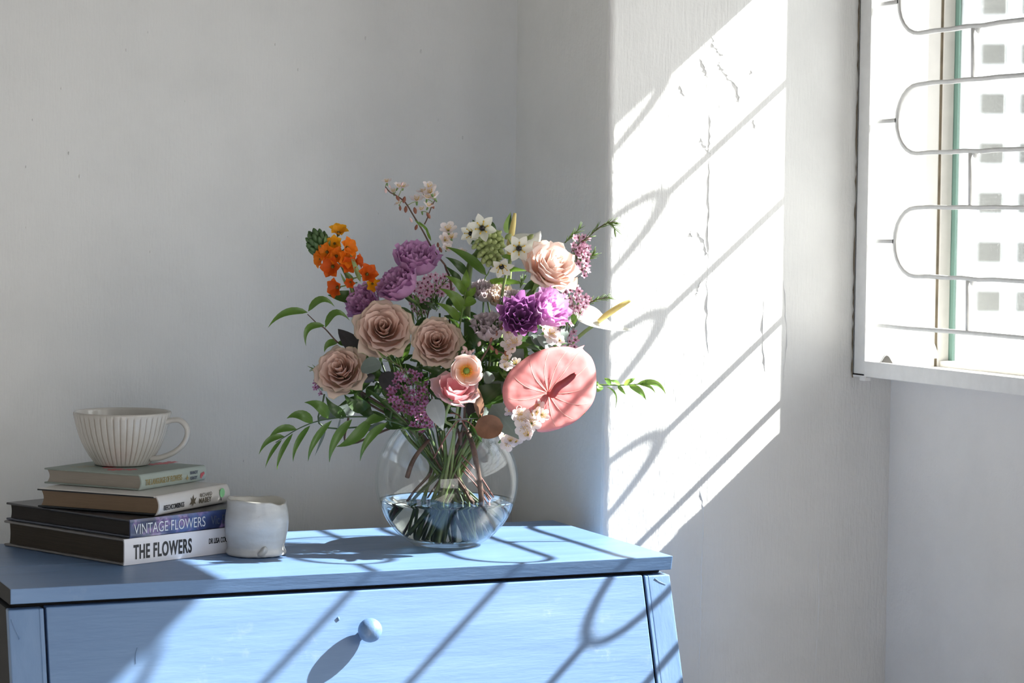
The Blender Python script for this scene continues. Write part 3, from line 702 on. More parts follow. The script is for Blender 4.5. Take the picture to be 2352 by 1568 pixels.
# ------------------------------------------------------------------ plant materials
g_stem = leafmat('stem_green', (.115, .185, .045), tw=.08, rough=.42, rib=0, nz=.25)
g_stemd = leafmat('stem_dark_green', (.055, .10, .04), tw=.05, rough=.45, rib=0, nz=.3)
g_stemp = leafmat('stem_pale_green', (.26, .34, .13), tw=.1, rough=.45, rib=0, nz=.15)
g_wood = leafmat('twig_brown', (.105, .06, .045), tw=0, rough=.7, rib=0, nz=.45)
g_red = leafmat('petiole_red', (.24, .085, .075), tw=.05, rough=.5, rib=0, nz=.2)
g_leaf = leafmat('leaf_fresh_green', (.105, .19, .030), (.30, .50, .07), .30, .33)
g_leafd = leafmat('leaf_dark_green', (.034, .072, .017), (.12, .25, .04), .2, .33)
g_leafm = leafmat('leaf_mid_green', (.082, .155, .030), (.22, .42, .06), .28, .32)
g_euc = leafmat('eucalyptus_grey_green', (.17, .21, .195), (.3, .36, .25), .15, .55, rib=.12, nz=.12)
g_eucd = leafmat('eucalyptus_dark_purple', (.045, .043, .047), (.08, .07, .06), .1, .5, rib=.1, nz=.2)
g_eucw = leafmat('eucalyptus_pale', (.38, .41, .42), (.4, .45, .4), .15, .45, rib=.1, nz=.1)
g_eucr = leafmat('eucalyptus_russet', (.215, .105, .062), (.35, .12, .05), .15, .5, rib=-.3, nz=.3)
g_needle = leafmat('needle_green', (.16, .26, .06), (.3, .45, .1), .25, .4, rib=0)
g_sepal = leafmat('sepal_green', (.15, .25, .09), tw=.2, rough=.5, rib=.1)
p_rose = petalmat('dusty_rose_petal', (.56, .40, .33), (.74, .50, .415), (.84, .63, .55), .30, .55)
p_roseo = petalmat('dusty_rose_guard_petal', (.52, .48, .29), (.71, .53, .42), (.82, .65, .55), .30, .6, edge=(.56, .52, .34))
p_blush = petalmat('blush_rose_petal', (.84, .58, .48), (.89, .70, .63), (.92, .80, .75), .35, .5)
p_blusho = petalmat('blush_guard_petal', (.84, .62, .50), (.89, .68, .60), (.91, .78, .71), .35, .5, edge=(.72, .48, .32))
p_lis = petalmat('lilac_petal', (.62, .56, .48), (.62, .33, .56), (.68, .38, .63), .38, .5, (0, .25, .97), vein=.2, trans=(.66, .36, .66))
p_lisd = petalmat('purple_petal', (.42, .22, .40), (.40, .17, .42), (.48, .20, .50), .30, .5, (0, .3, .97), vein=.25, trans=(.55, .22, .55))
p_lisb = petalmat('bright_lilac_petal', (.60, .34, .52), (.80, .44, .74), (.84, .50, .80), .40, .5, (0, .3, .97), vein=.15, trans=(.76, .40, .72))
p_pale = petalmat('pale_lilac_petal', (.70, .64, .46), (.68, .57, .55), (.68, .59, .64), .35, .55, vein=.1)
p_cream = petalmat('cream_petal', (.72, .66, .42), (.80, .62, .50), (.82, .70, .60), .35, .5, vein=.08)
p_pink = petalmat('pink_petal', (.86, .52, .50), (.80, .33, .38), (.84, .50, .53), .35, .5, (0, .5, 1))
p_pinkp = petalmat('pale_pink_petal', (.80, .60, .55), (.76, .52, .50), (.74, .50, .50), .35, .55)
p_cup = petalmat('cup_petal', (.95, .42, .06), (.93, .66, .52), (.93, .76, .73), .3, .35, (.10, .36, .7))
p_anth = petalmat('pink_spathe', (.85, .29, .27), (.82, .30, .31), (.84, .36, .36), .28, .28, (0, .3, 1), vein=.10)
p_vein = petalmat('spathe_vein', (.90, .55, .50), (.90, .55, .52), (.90, .58, .56), .2, .35)
p_white = petalmat('white_spathe', (.84, .84, .74), (.87, .87, .82), (.88, .88, .84), .35, .35, vein=.04)
p_wht = petalmat('white_petal', (.72, .76, .52), (.84, .85, .76), (.86, .86, .80), .35, .5, (0, .35, 1), vein=.06)
p_or = petalmat('orange_petal', (.80, .33, .02), (.86, .25, .015), (.88, .22, .012), .35, .4, (0, .4, 1), trans=(.95, .30, .02))
p_ord = petalmat('deep_orange_petal', (.55, .12, .01), (.70, .12, .012), (.74, .13, .012), .35, .4, (0, .4, 1), trans=(.85, .16, .015))
p_ye = petalmat('yellow_orange_petal', (.80, .50, .03), (.88, .42, .015), (.90, .40, .012), .35, .4, (0, .4, 1), trans=(.95, .50, .03))
p_cher = petalmat('cherry_petal', (.86, .66, .66), (.90, .82, .82), (.90, .82, .82), .35, .5, (0, .3, 1), vein=.04)
p_wax = petalmat('wax_petal', (.34, .07, .20), (.46, .19, .38), (.50, .22, .42), .3, .45, (.15, .5, 1), vein=.08)
p_waxl = petalmat('wax_petal_light', (.52, .14, .26), (.74, .42, .58), (.80, .52, .66), .35, .45, (.15, .5, 1), vein=.08)
m_waxc = simple('wax_centre', (.20, .03, .07), .5); m_yel = simple('pollen_yellow', (.75, .50, .06), .7)
m_blackc = simple('black_ovary', (.008, .009, .012), .25); m_spy = leafmat('spadix_yellow', (.80, .66, .25), (.85, .7, .3), .1, .6, rib=0, nz=.1)
m_spr = leafmat('spadix_red', (.36, .045, .05), (.3, .05, .05), .05, .5, rib=0, nz=.25)
m_bud = leafmat('bud_green', (.40, .47, .19), (.4, .5, .15), .2, .4, rib=0, nz=.15)
m_budd = leafmat('bud_dark_green', (.05, .105, .03), (.1, .2, .05), .15, .4, rib=.4, nz=.2)
m_budp = simple('cherry_bud_pink', (.72, .50, .48), .5); m_budb = simple('bud_scale_brown', (.24, .09, .055), .6, nz=.3)
m_eye = simple('ranunculus_eye', (.16, .24, .03), .5); m_eyeo = simple('anther_yellow', (.55, .40, .05), .6)

# ------------------------------------------------------------------ plant builders
rng = random.Random(11)
def inside(P, rmax=.0965):
    c = V((VC.x, VC.y, ZVC)); d = P-c
    if d.length > rmax: P = c+d.normalized()*rmax
    if P.z < H+.0125: P = V((P.x, P.y, H+.0125))
    return P
NECK = V((VC.x, VC.y, H+.176))
def stem_path(head, hd, bottom, side=.035, neck=None):
    """from the cut end in the water, through the crossing point, out of the rim to the head"""
    d = head-NECK; hz = V((d.x, d.y, 0)); r = min(.058, .012+hz.length*.42)
    rim = neck or (NECK + (hz.normalized()*r if hz.length > 1e-4 else V((0, 0, 0))) + V((rng.uniform(-.006, .006), rng.uniform(-.006, .006), 0)))
    cr = V((VC.x, VC.y, H+.118)) + (rim-NECK)*.35 + V((rng.uniform(-.007, .007), rng.uniform(-.007, .007), 0))
    bottom = inside(bottom)
    mid2 = bottom.lerp(cr, .5)
    pts = [bottom, mid2, cr, rim]
    q = head - hd*min(.05, (head-rim).length*.5)
    if (head-rim).length > .03: pts.append(q)
    pts.append(head)
    return cat_(pts, 5)
BOT = [(893, 1205, -.02), (945, 1217, .03), (958, 1248, .01), (985, 1228, .04), (1003, 1256, .02), (1016, 1258, .0), (1086, 1232, .03), (1103, 1243, .0), (1119, 1228, -.02), (1146, 1193, .01), (930, 1232, -.03), (972, 1252, -.03), (1060, 1250, -.04), (1040, 1256, -.02), (908, 1190, .02), (1130, 1215, .015), (1000, 1240, -.05), (1075, 1252, -.01)]
bi = [0]
def nextb(i=None):
    b = BOT[(bi[0] if i is None else i) % len(BOT)]; bi[0] += 1 if i is None else 0
    return at(*b)
def plant(name, label, cat, head, hd, rad=.0026, mat=None, bottom=None, group=None, neck=None, toph=None, sname='stem'):
    """root empty at the cut end plus the stem"""
    P = stem_path(head, hd, bottom if bottom is not None else nextb(), neck=neck)
    root = thing(name, P[0], label, cat, group)
    rs = [rad*1.15, rad*1.05, rad, rad, (toph or rad)]
    ob(sname, mesh(sname, *tube(P, rs, 8), mat or g_stem, True, None), root)
    return root, P
def petal_me(name, mat, R, Hh, hw, curl=.15, nu=10, nv=8, ruf=0.0, rk=3, seed=0, r0=.05, belly=1.1, tip=.3, spiral=.10, point=0.0, lip=.75):
    rr = random.Random(seed); ph = [rr.uniform(0, 6.28) for _ in range(6)]
    vs = []; av = []; fs = []
    for j in range(nv+1):
        v = j/nv
        for i in range(nu+1):
            u = 2*i/nu-1
            ve = v*(1-tip*abs(u)**2.4*(.35+.65*v)+point*max(0, 1-abs(u)*2.2)*v*v)
            t = ve
            r = (1-t)**2*r0*R + 2*t*(1-t)*R*belly + t*t*R
            z = (1-t)**2*0 + 2*t*(1-t)*Hh*.42 + t*t*Hh
            if t > lip:
                q = (t-lip)/(1-lip); r += curl*R*q*q*(1+.35*cos(3*u*pi+ph[0])); z -= curl*R*.55*q*q*(1+.3*sin(2*u*pi+ph[1]))
            r *= 1+spiral*u
            if ruf:
                w = v**2.5; r += ruf*w*sin(rk*u*pi+ph[2])+ruf*.5*w*sin(rk*2.3*u*pi+ph[3]); z += ruf*.8*w*sin(rk*1.4*u*pi+ph[4])+ruf*.45*w*sin(rk*3.1*u*pi+ph[5])
            r += R*.03*sin(2.1*u+ph[3])*v
            th = u*hw
            vs.append((r*cos(th), r*sin(th), z)); av.append(v)
    for j in range(nv):
        for i in range(nu): fs.append((j*(nu+1)+i, j*(nu+1)+i+1, (j+1)*(nu+1)+i+1, (j+1)*(nu+1)+i))
    return mesh(name, vs, fs, mat, True, av)
def Rz(a): return M.Rotation(a, 4, 'Z')
def Sc(s): return M.Diagonal((s, s, s, 1))
# a rose of unit size: rim radius about 1
def rose_lib(pre, m_in, m_out, seed, ruf=.02):
    L = []
    spec = [  # count, R, H, halfwidth, curl, ruffle, material
        (2, .085, .96, 1.7, .02, 0, m_in), (3, .16, .98, 1.35, .08, .003, m_in), (3, .26, .96, 1.2, .14, .005, m_in), (3, .38, .92, 1.15, .20, .008, m_in),
        (4, .50, .85, 1.0, .24, ruf*.6, m_in), (4, .62, .75, .98, .26, ruf*.8, m_in), (5, .72, .62, .84, .26, ruf, m_out), (5, .80, .46, .82, .28, ruf*1.2, m_out)]
    for li, (n, R, h, hw, cu, ru, m) in enumerate(spec):
        L.append((n, [petal_me('petal', m, R, h, hw, cu, ruf=ru, rk=2, seed=seed*100+li*7+q, r0=.25, belly=1.16 if li > 4 else 1.0, tip=.20, spiral=.12, point=0) for q in range(2)]))
    return L
def place_layers(root, W, L, seed, name='petal', twist=.7):
    rr = random.Random(seed); off = rr.uniform(0, 6)
    for li, (n, ms) in enumerate(L):
        for k in range(n):
            a = off+li*twist+2*pi*k/n+rr.uniform(-.12, .12)
            Wp = W @ Rz(a) @ M.Translation((0, 0, rr.uniform(-.02, .02))) @ M.Rotation(rr.uniform(-.05, .07), 4, 'Y')
            ob(name, ms[k % len(ms)], root, Wp)
def leaf_pts(P, wid, nrm, fold=.25, prof='oval', nu=4, wav=0.0):
    L = len(P)-1; vs = []; av = []; fs = []; ph = rng.uniform(0, 6)
    for i, p in enumerate(P):
        t = i/L; tn = (P[min(i+1, L)]-P[max(i-1, 0)]).normalized()
        s = tn.cross(nrm); s.normalize(); n = s.cross(tn)
        if prof == 'oval': w = (sin(pi*min(1, t**.85))**.8 if 0 < t < 1 else .02)
        elif prof == 'lance': w = sin(pi*t**.7)*(1-.25*t) if 0 < t < 1 else .02
        elif prof == 'round': w = (1-(2*t-1)**2)**.5 if 0 < t < 1 else .08
        elif prof == 'blunt': w = min(1, .22+1.1*t)*sqrt(max(.0, 1-max(0, (t-.55)/.45)**2.5)) if t < 1 else .38
        elif prof == 'wide': w = sin(pi*t**.62) if 0 < t < 1 else .03
        else: w = .6+.4*sin(pi*t) if t < 1 else .1
        for k in range(nu+1):
            u = 2*k/nu-1
            vs.append(p+s*(u*w*wid/2)+n*(abs(u)**1.5*w*wid/2*fold + wav*wid*sin(9*t+ph)*abs(u)*u)); av.append(abs(u))
    for i in range(L):
        for k in range(nu): fs.append((i*(nu+1)+k, i*(nu+1)+k+1, (i+1)*(nu+1)+k+1, (i+1)*(nu+1)+k))
    return vs, fs, av
def leaf(root, b, t, wpx, mat, ob_=0.0, ot=0.0, arch=(0, 0), nrm=None, fold=.25, prof='lance', name='leaf', bulge=.012, n=8, wav=.0):
    A = at(b[0], b[1], ob_); C = at(t[0], t[1], ot)
    Md = at((b[0]+t[0])/2+arch[0], (b[1]+t[1])/2+arch[1], (ob_+ot)/2+bulge)
    P = []
    for i in range(n+1):
        q = i/n; ctl = Md*2-(A+C)*.5
        P.append(A*(1-q)**2+ctl*2*q*(1-q)+C*q*q)
    vs, fs, av = leaf_pts(P, wpx*PX, nrm or dv(rng.uniform(-.3, .3), .35, 1), fold, prof, wav=wav)
    return ob(name, mesh(name, vs, fs, mat, True, av), root)
def twig(root, pxs, rad, mat, name='branch', n=6):
    P = cat_([at(*p) for p in pxs], 4); ob(name, mesh(name, *tube(P, rad, n), mat), root); return P

# ------------------------------------------------------------------ roses
roseA = rose_lib('a', p_rose, p_roseo, 1); roseB = rose_lib('b', p_blush, p_blusho, 2, .03)
def rose(label, px, off, rpx, face, L, seed, bot=None, squash=1.0, sepal=True):
    c = at(px[0], px[1], off); R = rpx*PX; z = dv(*face)
    hb = c - z*R*.55                    # base of the head
    root, P = plant('rose', label, 'rose', hb - z*.004, z, .0028, g_stem, bottom=bot, group='roses')
    W = frame(hb, z, dv(.2, 1, 0)) @ M.Diagonal((R, R, R*squash, 1))
    place_layers(root, W, L, seed)
    ob('hip', mesh('hip', *lathe([(.0, -.16), (.10, -.12), (.17, 0), (.14, .10), (.0, .12)], 14), g_sepal), root, W)
    for k in range(5):
        a = k*2*pi/5+seed; q = []
        for i in range(6): t_ = i/5; q.append(V((.12+.5*sin(t_*1.5), 0, -.02-.42*t_*t_+.05)))
        vs, fs, av = leaf_pts(q, .26, V((0, 0, 1)), .2, 'lance')
        ob('sepal', mesh('sepal', vs, fs, g_sepal, True, av), root, W @ Rz(a))
    return root
rose('largest dusty beige rose, upper left of the roses, facing the viewer with a spiral heart', (881, 752), .065, 69, (.02, .40, 1), roseA, 3, at(1086, 1232, .03))
rose('dusty beige rose mid-bouquet, right of the largest rose and above the pink cup flower', (1003, 783), .070, 60, (.06, .38, 1), roseA, 8, at(958, 1248, .01))
rose('lowest and leftmost dusty beige rose with a pale pink lower petal', (780, 848), .060, 62, (-.18, .45, .9), roseA, 14, at(1119, 1228, -.02))
rose('pale blush pink rose high on the right in full sun, opening towards the window', (1270, 606), .055, 70, (.34, .55, .62), roseB, 5, at(945, 1217, .03), 1.1)

# ------------------------------------------------------------------ lisianthus
def lis_lib(m, seed, ruf=.11, n=(3, 4, 5, 5)):
    sp = [(n[0], .25, 1.30, 1.3, .12), (n[1], .45, 1.34, 1.05, .15), (n[2], .66, 1.30, .92, .20), (n[3], .84, 1.20, .88, .20)]
    return [(k, [petal_me('petal', m, R, h, hw, cu, 12, 8, ruf*(.5+.5*i/3), 3, seed*50+i*3+q, .12, 1.30, .16, .10, 0, .72) for q in range(2)]) for i, (k, R, h, hw, cu) in enumerate(sp)]
lA, lD, lB_, lP, lC = lis_lib(p_lis, 1), lis_lib(p_lisd, 2), lis_lib(p_lisb, 3), lis_lib(p_pale, 4), lis_lib(p_cream, 5)
def lisi(label, px, off, rpx, face, L, seed, hgt=1.0, bot=None, rad=.0017, group='lisianthus blooms'):
    c = at(px[0], px[1], off); R = rpx*PX; z = dv(*face); hb = c - z*R*hgt*.68
    root, P = plant('lisianthus', label, 'flower', hb, z, rad, g_stem, bot, group)
    W = frame(hb, z, dv(.3, 1, .1)) @ M.Diagonal((R, R, R*hgt, 1))
    place_layers(root, W, L, seed, twist=.55)
    for k in range(5):
        q = [V((.06+.22*(i/5)**.7, 0, -.06+.62*i/5)) for i in range(6)]
        vs, fs, av = leaf_pts(q, .10, V((1, 0, -.3)), .2, 'lance'); ob('sepal', mesh('sepal', vs, fs, g_sepal, True, av), root, W @ Rz(k*2*pi/5+seed))
    ob('calyx', mesh('calyx', *lathe([(.0, -.14), (.07, -.10), (.11, .0), (.09, .12), (.0, .16)], 10), g_sepal), root, W)
    return root
lisi('topmost lilac lisianthus, ruffled and facing upwards above its two neighbours', (957, 600), .005, 52, (.12, .80, .55), lA, 1, 1.05)
lisi('lilac lisianthus just below the topmost one, seen from its side', (918, 655), .030, 50, (-.45, .70, .5), lA, 4, .95)
lisi('lilac lisianthus half hidden behind the largest rose, below the orange spike', (838, 697), .005, 44, (-.55, .5, .75), lA, 6, .95)
lisi('dark purple ruffled lisianthus right of centre, facing the viewer', (1194, 727), .115, 47, (.10, .30, 1), lD, 2, .95)
lisi('bright sunlit lilac lisianthus right of the dark purple one, under the blush rose', (1258, 712), .095, 47, (.50, .45, .55), lB_, 3, 1.15)
lisi('small pale cream and lilac bloom behind the tall green stem', (1112, 672), -.02, 33, (.05, .8, .5), lP, 7, 1.0, None, .0014, 'pale small blooms')
lisi('small cream bloom in the sun behind the dark purple lisianthus', (1150, 684), -.01, 32, (.1, .7, .6), lC, 8, 1.0, None, .0014, 'pale small blooms')
lisi('greyish lilac bloom touching the top of the dark purple lisianthus', (1178, 690), .01, 30, (-.1, .9, .4), lP, 9, 1.0, None, .0014, 'pale small blooms')
lisi('pale mauve half-open bloom below the cream blooms, left of the purple lisianthus', (1124, 755), .075, 38, (.0, .8, .6), lP, 10, 1.2, None, .0014, 'pale small blooms')

# ------------------------------------------------------------------ pink ranunculus pair
def cupflower(label, px, off, rpx, face, L, seed, hgt, eye, bot):
    c = at(px[0], px[1], off); R = rpx*PX; z = dv(*face); hb = c - z*R*hgt*.5
    root, P = plant('ranunculus', label, 'flower', hb, z, .0022, g_stemp, bot, 'ranunculus')
    W = frame(hb, z, dv(.2, 1, .1)) @ M.Diagonal((R, R, R*hgt, 1))
    place_layers(root, W, L, seed)
    if eye:
        ob('eye', mesh('eye', *lathe([(.0, .30), (.18, .32), (.22, .42), (.15, .52), (.0, .55)], 14), m_eye), root, W)
        for k in range(14):
            a = k*2*pi/14; p0 = V((.2*cos(a), .2*sin(a), .34)); p1 = V((.33*cos(a), .33*sin(a), .50+.04*(k % 3)))
            ob('anther', mesh('anther', *tube([p0, p0.lerp(p1, .6), p1], [.02, .02, .05], 5), m_eyeo), root, W)
    return root
cupL = [(4, [petal_me('petal', p_cup, .80, .85, 1.0, .06, seed=71+q, r0=.25, belly=1.15, tip=.2, ruf=.01) for q in range(2)]), (5, [petal_me('petal', p_cup, .96, .78, .85, .08, seed=75+q, r0=.3, belly=1.2, tip=.25, ruf=.02) for q in range(2)])]
pinkL = [(3, [petal_me('petal', p_pink, .45, .95, 1.2, .1, seed=81+q, r0=.3, belly=1.1, tip=.25, ruf=.02) for q in range(2)]), (4, [petal_me('petal', p_pink, .72, .90, 1.0, .2, seed=85+q, r0=.3, belly=1.2, tip=.2, ruf=.03) for q in range(2)]),
         (5, [petal_me('petal', p_pinkp, .95, .72, .85, .25, seed=89+q, r0=.3, belly=1.25, tip=.25, ruf=.04) for q in range(2)])]
cupflower('small creamy pink cup flower with orange throat and green eye, in the sun', (1072, 851), .165, 34, (.12, .15, 1), cupL, 2, .9, True, at(1003, 1256, .02))
cupflower('pink ranunculus with loose drooping petals, directly below the creamy cup flower', (1046, 893), .138, 47, (.25, .75, .55), pinkL, 5, 1.05, False, at(1016, 1258, .0))

# ------------------------------------------------------------------ anthuriums
def spathe(root, cpx, off, outline, tilt, mat, dome=.003, veins=None):
    c = at(cpx[0], cpx[1], off); O = cat_([V((x-cpx[0], cpx[1]-y, 0)) for x, y in outline], 6)[:-1]
    N = len(O); rings = 12; vs = [c]; av = [0.0]
    def hgt(a_, b_, s, th):
        h = -tilt[0]*a_-tilt[1]*b_ + dome*sin(pi*s)
        if veins: h += .0010*abs(sin(th*5.5+.6))**.6*sin(pi*min(1, s)**.8)**.7 + .0021*MN.noise(V((a_*70, b_*70, 1.7)))*min(1, s*3) + .0007*MN.noise(V((a_*190, b_*190, 4.7)))*min(1, s*3)
        return h
    for j in range(1, rings+1):
        s = j/rings
        for i, q in enumerate(O):
            a_ = q.x*PX*s; b_ = q.y*PX*s; h = hgt(a_, b_, s, atan2(q.y, q.x)) - (.003 if j == rings else 0)
            vs.append(c+R3*a_+Z3*b_+T3*h); av.append(s)
    fs = [(0, 1+i, 1+(i+1) % N) for i in range(N)]
    for j in range(rings-1):
        for i in range(N): fs.append((1+j*N+i, 1+(j+1)*N+i, 1+(j+1)*N+(i+1) % N, 1+j*N+(i+1) % N))
    o = ob('spathe', mesh('spathe', vs, fs, mat, True, av), root)
    m = o.modifiers.new('t', 'SOLIDIFY'); m.thickness = .0006; m.offset = 0
    def rad(th):                       # outline radius in direction th
        return max((q.length for q in O if abs((atan2(q.y, q.x)-th+pi) % (2*pi)-pi) < .06), default=60)
    for th0, bend, ln in (veins or []):
        P = []
        for k in range(15):
            t_ = .04+(ln-.04)*k/14; th = th0+bend*t_*t_; rr = rad(th)*t_; a_, b_ = rr*cos(th)*PX, rr*sin(th)*PX
            P.append(c+R3*a_+Z3*b_+T3*(hgt(a_, b_, t_, th)+.0003))
        ob('vein', mesh('vein', *tube(P, [.0006, .00045, .0003], 5), p_vein), o)
    return o, c
hc = at(1258, 903, .098)
an, P = plant('anthurium', 'large pink heart-shaped anthurium with a dark red spike, low on the right', 'flower', hc-T3*.004-Z3*.002, dv(.1, .5, .4), .0030, g_stemp, at(1103, 1243, .0), 'anthuriums')
o, c = spathe(an, (1259, 902), .100, [(1341, 797), (1337, 806), (1356, 824), (1366, 850), (1368, 881), (1366, 908), (1357, 930), (1338, 951), (1317, 968), (1288, 980), (1256, 988), (1234, 985), (1240, 966), (1252, 940), (1258, 915), (1250, 930), (1232, 947), (1205, 950), (1180, 945), (1164, 930), (1157, 906), (1159, 881), (1173, 854), (1194, 835), (1221, 817), (1256, 804), (1296, 800), (1325, 806)], (.30, .30), p_anth, veins=[(.91, 0, .95), (1.35, -.25, .9), (1.85, -.35, .9), (2.4, -.4, .9), (2.95, -.35, .9), (3.5, -.3, .88), (.45, .2, .9), (-.05, .3, .9), (-.55, .35, .9), (-1.05, .3, .9), (-1.5, .2, .9)])
P = cat_([c+T3*.003, c+T3*.012+R3*10*PX-Z3*2*PX, at(1281, 889, .122), at(1300, 876, .132), at(1315, 864, .138), at(1322, 857, .142)], 4)
ob('spadix', mesh('spadix', *tube(P, [.0030, .0056, .0058, .0052, .0042, .0020], 12), m_spr), an)
# upright white one behind the blush rose
hc = at(1171, 590, -.03)
an, P = plant('anthurium', 'upright white anthurium with tall yellow spike, half hidden behind the blush rose', 'flower', hc-Z3*.003, dv(.05, 1, 0), .0026, g_stemp, at(985, 1228, .04), 'anthuriums', neck=None)
spathe(an, (1172, 580), -.028, [(1243, 540), (1242, 548), (1238, 562), (1225, 582), (1205, 592), (1186, 590), (1172, 583), (1166, 590), (1160, 580), (1160, 562), (1168, 548), (1180, 539), (1200, 535), (1225, 535), (1245, 527)], (-.25, -.5), p_white)
P = cat_([at(1171, 584, -.022), at(1173, 550, -.018), at(1178, 520, -.018), at(1183, 489, -.018)], 5)
ob('spadix', mesh('spadix', *tube(P, [.0040, .0050, .0046, .0040, .0020], 12), m_spy), an)
# white one seen from the side on the right
hc = at(1371, 741, .0)
an, P = plant('anthurium', 'white anthurium seen edge-on at the far right, its yellow spike pointing up towards the wall', 'flower', hc, dv(.7, .6, .1), .0027, g_stemp, at(1060, 1250, -.04), 'anthuriums')
A_ = at(1371, 740, .0)
def wing(pxs, wpx, root):
    Q = cat_([at(*p) for p in pxs], 5); vs, fs, av = leaf_pts(Q, wpx*PX, dv(-.35, .85, .42), .35, 'wide', 6)
    o = ob('spathe', mesh('spathe', vs, fs, p_white, True, [.5+.5*a for a in av]), root); m = o.modifiers.new('t', 'SOLIDIFY'); m.thickness = .0006
wing([(1319, 712, -.01), (1340, 724, .0), (1370, 742, .004), (1405, 756, .0), (1440, 759, -.01), (1466, 756, -.02)], 62, an)
P = cat_([at(1374, 739, .004), at(1395, 722, .004), at(1425, 702, .004), at(1450, 689, .004)], 5)
ob('spadix', mesh('spadix', *tube(P, [.0034, .0046, .0044, .0038, .0018], 12), m_spy), an)

# ------------------------------------------------------------------ star flowers (separate petals)
def starpet(name, mat, ln, wd, lift, n=6, fold=.3, recurve=0.0, prof='wide'):
    P = [V((ln*(.06+.94*i/n)*cos(lift*(1-recurve*i/n)), 0, ln*(i/n)*sin(lift*(1-recurve*i/n)))) for i in range(n+1)]
    vs, fs, av = leaf_pts(P, wd, V((-sin(lift), 0, cos(lift))), fold, prof, 4)
    return mesh(name, vs, fs, mat, True, [i//5/n for i in range(len(vs))])
whp = starpet('petal', p_wht, 1.0, .60, .45, recurve=.3, prof='oval')
ovm = mesh('ovary', *lathe([(.0, -.12), (.12, -.08), (.20, .08), (.17, .24), (.06, .34), (.0, .36)], 12), m_blackc)
stm = MB()
for k in range(6):
    a = k*pi/3+.5; p0 = V((.16*cos(a), .16*sin(a), .05)); p1 = V((.40*cos(a), .40*sin(a), .42))
    stm.add(*tube([p0, p1], [.035, .02], 5)); stm.add(*lathe([(.0, -.07), (.06, 0), (.0, .07)], 6, p1))
stm = stm.me('stamens', m_wht) if False else stm.me('stamens', m_yel)
def starflower(root, px, off, rpx, face, pet, npet=6, spin=0.0, core=None, core_name='floret', stamen=None, ped=None, pmat=None, prad=.0012):
    W = frame(at(px[0], px[1], off), dv(*face), dv(0, 1, .1)) @ Rz(spin) @ Sc(rpx*PX)
    f = ob(core_name, core, root, W)
    for k in range(npet): ob('petal', pet, f, W @ Rz(k*2*pi/npet))
    if stamen: ob('stamens', stamen, f, W)
    if ped is not None:
        Wf = W.translation; Q = cat_([ped, ped.lerp(Wf, .5)-dv(*face)*rpx*PX*.15, Wf-dv(*face)*rpx*PX*.05], 3)
        ob('pedicel', mesh('pedicel', *tube(Q, prad, 6), pmat or g_stemp), root)
    return f
c2 = lambda x, y: (1000+x/4.612, 460+y/4.612)
c1 = lambda x, y: (600+x/5.2275, 400+y/5.2275)
c3 = lambda x, y: (580+x/3.564, 640+y/3.564)
c4 = lambda x, y: (980+x/3.734, 640+y/3.734)
def budme(name, mat, k=1.0): return mesh(name, *lathe([(.0, -.95), (.45, -.75), (.80, -.25), (.86, .2), (.60, .75), (.25, 1.05), (.0, 1.15)], 10), mat)
# white star-of-bethlehem with the thick stem
hx = at(*c2(470, 520), .0)
ws, P = plant('star_of_bethlehem', 'thick-stemmed green bud head with white star florets and black centres, top of the bouquet', 'flower', hx, dv(.35, .95, .1), .0052, g_stem, at(1003, 1250, .03), None, None, .0048)
bm = budme('bud', m_bud); ax = dv(.45, -.35, .55)
hcx = at(*c2(590, 505), .025)
for i in range(58):
    th = i*2.39996; q = (i+.5)/58; lat = math.acos(1-1.75*q)
    up = dv(.55, -.55, .62); Wb = frame(hcx, up)
    d = Wb.to_3x3() @ V((sin(lat)*cos(th), sin(lat)*sin(th), cos(lat)))
    p = hcx + R3*d.dot(R3)*25*PX + Z3*d.dot(Z3)*37*PX + T3*d.dot(T3)*.018
    s = (6.2+2.6*min(1, q*1.3))*PX
    ob('bud', bm, ws, frame(p, (d+up*.35).normalized()) @ M.Diagonal((s, s, s*1.1, 1)))
ob('bud_core', mesh('bud_core', *lathe([(.0, -.9), (.6, -.6), (.85, 0), (.6, .6), (.0, .9)], 12), m_bud), ws, frame(hcx, Z3) @ M.Diagonal((.0155, .0155, .0225, 1)))
for (x, y, s) in [(670, 352, 9), (590, 335, 8), (412, 490, 9), (700, 455, 8), (440, 440, 8)]:
    p = at(*c2(x, y), .03); ob('bud', bm, ws, frame(p, dv(.5, .5, .3)) @ M.Diagonal((s*.75*PX, s*.75*PX, s*PX, 1)))
nk = at(*c2(490, 470), .012)
starflower(ws, c2(497, 297), .035, 36, (-.05, .15, 1), whp, 6, .3, ovm, 'floret', stm, nk)
starflower(ws, c2(382, 352), .02, 28, (-.45, .05, .8), whp, 6, .1, ovm, 'floret', stm, nk)
starflower(ws, c2(700, 692), .05, 31, (.1, -.6, .8), whp, 6, .8, ovm, 'floret', stm, at(*c2(590, 600), .02))
# second white star stem by the blush rose
hx = at(*c2(840, 560), .02)
w2s, P = plant('star_of_bethlehem', 'single white star floret with a black centre, between green bud head and blush rose', 'flower', hx, dv(.3, .9, .1), .0022, g_stemp, at(1075, 1252, -.01))
starflower(w2s, c2(884, 508), .055, 35, (.05, -.05, 1), whp, 6, .52, ovm, 'floret', stm, hx)
for (x, y, s) in [(768, 385, 9.5), (1005, 390, 9), (955, 400, 7)]:
    p = at(*c2(x, y), .02); b_ = ob('bud', bm, w2s, frame(p, dv(.6, .5, .3)) @ M.Diagonal((s*.75*PX, s*.75*PX, s*PX, 1)))
    ob('pedicel', mesh('pedicel', *tube(cat_([hx, hx.lerp(p, .5)-T3*.004, p], 3), .0010, 5), g_stemp), w2s)
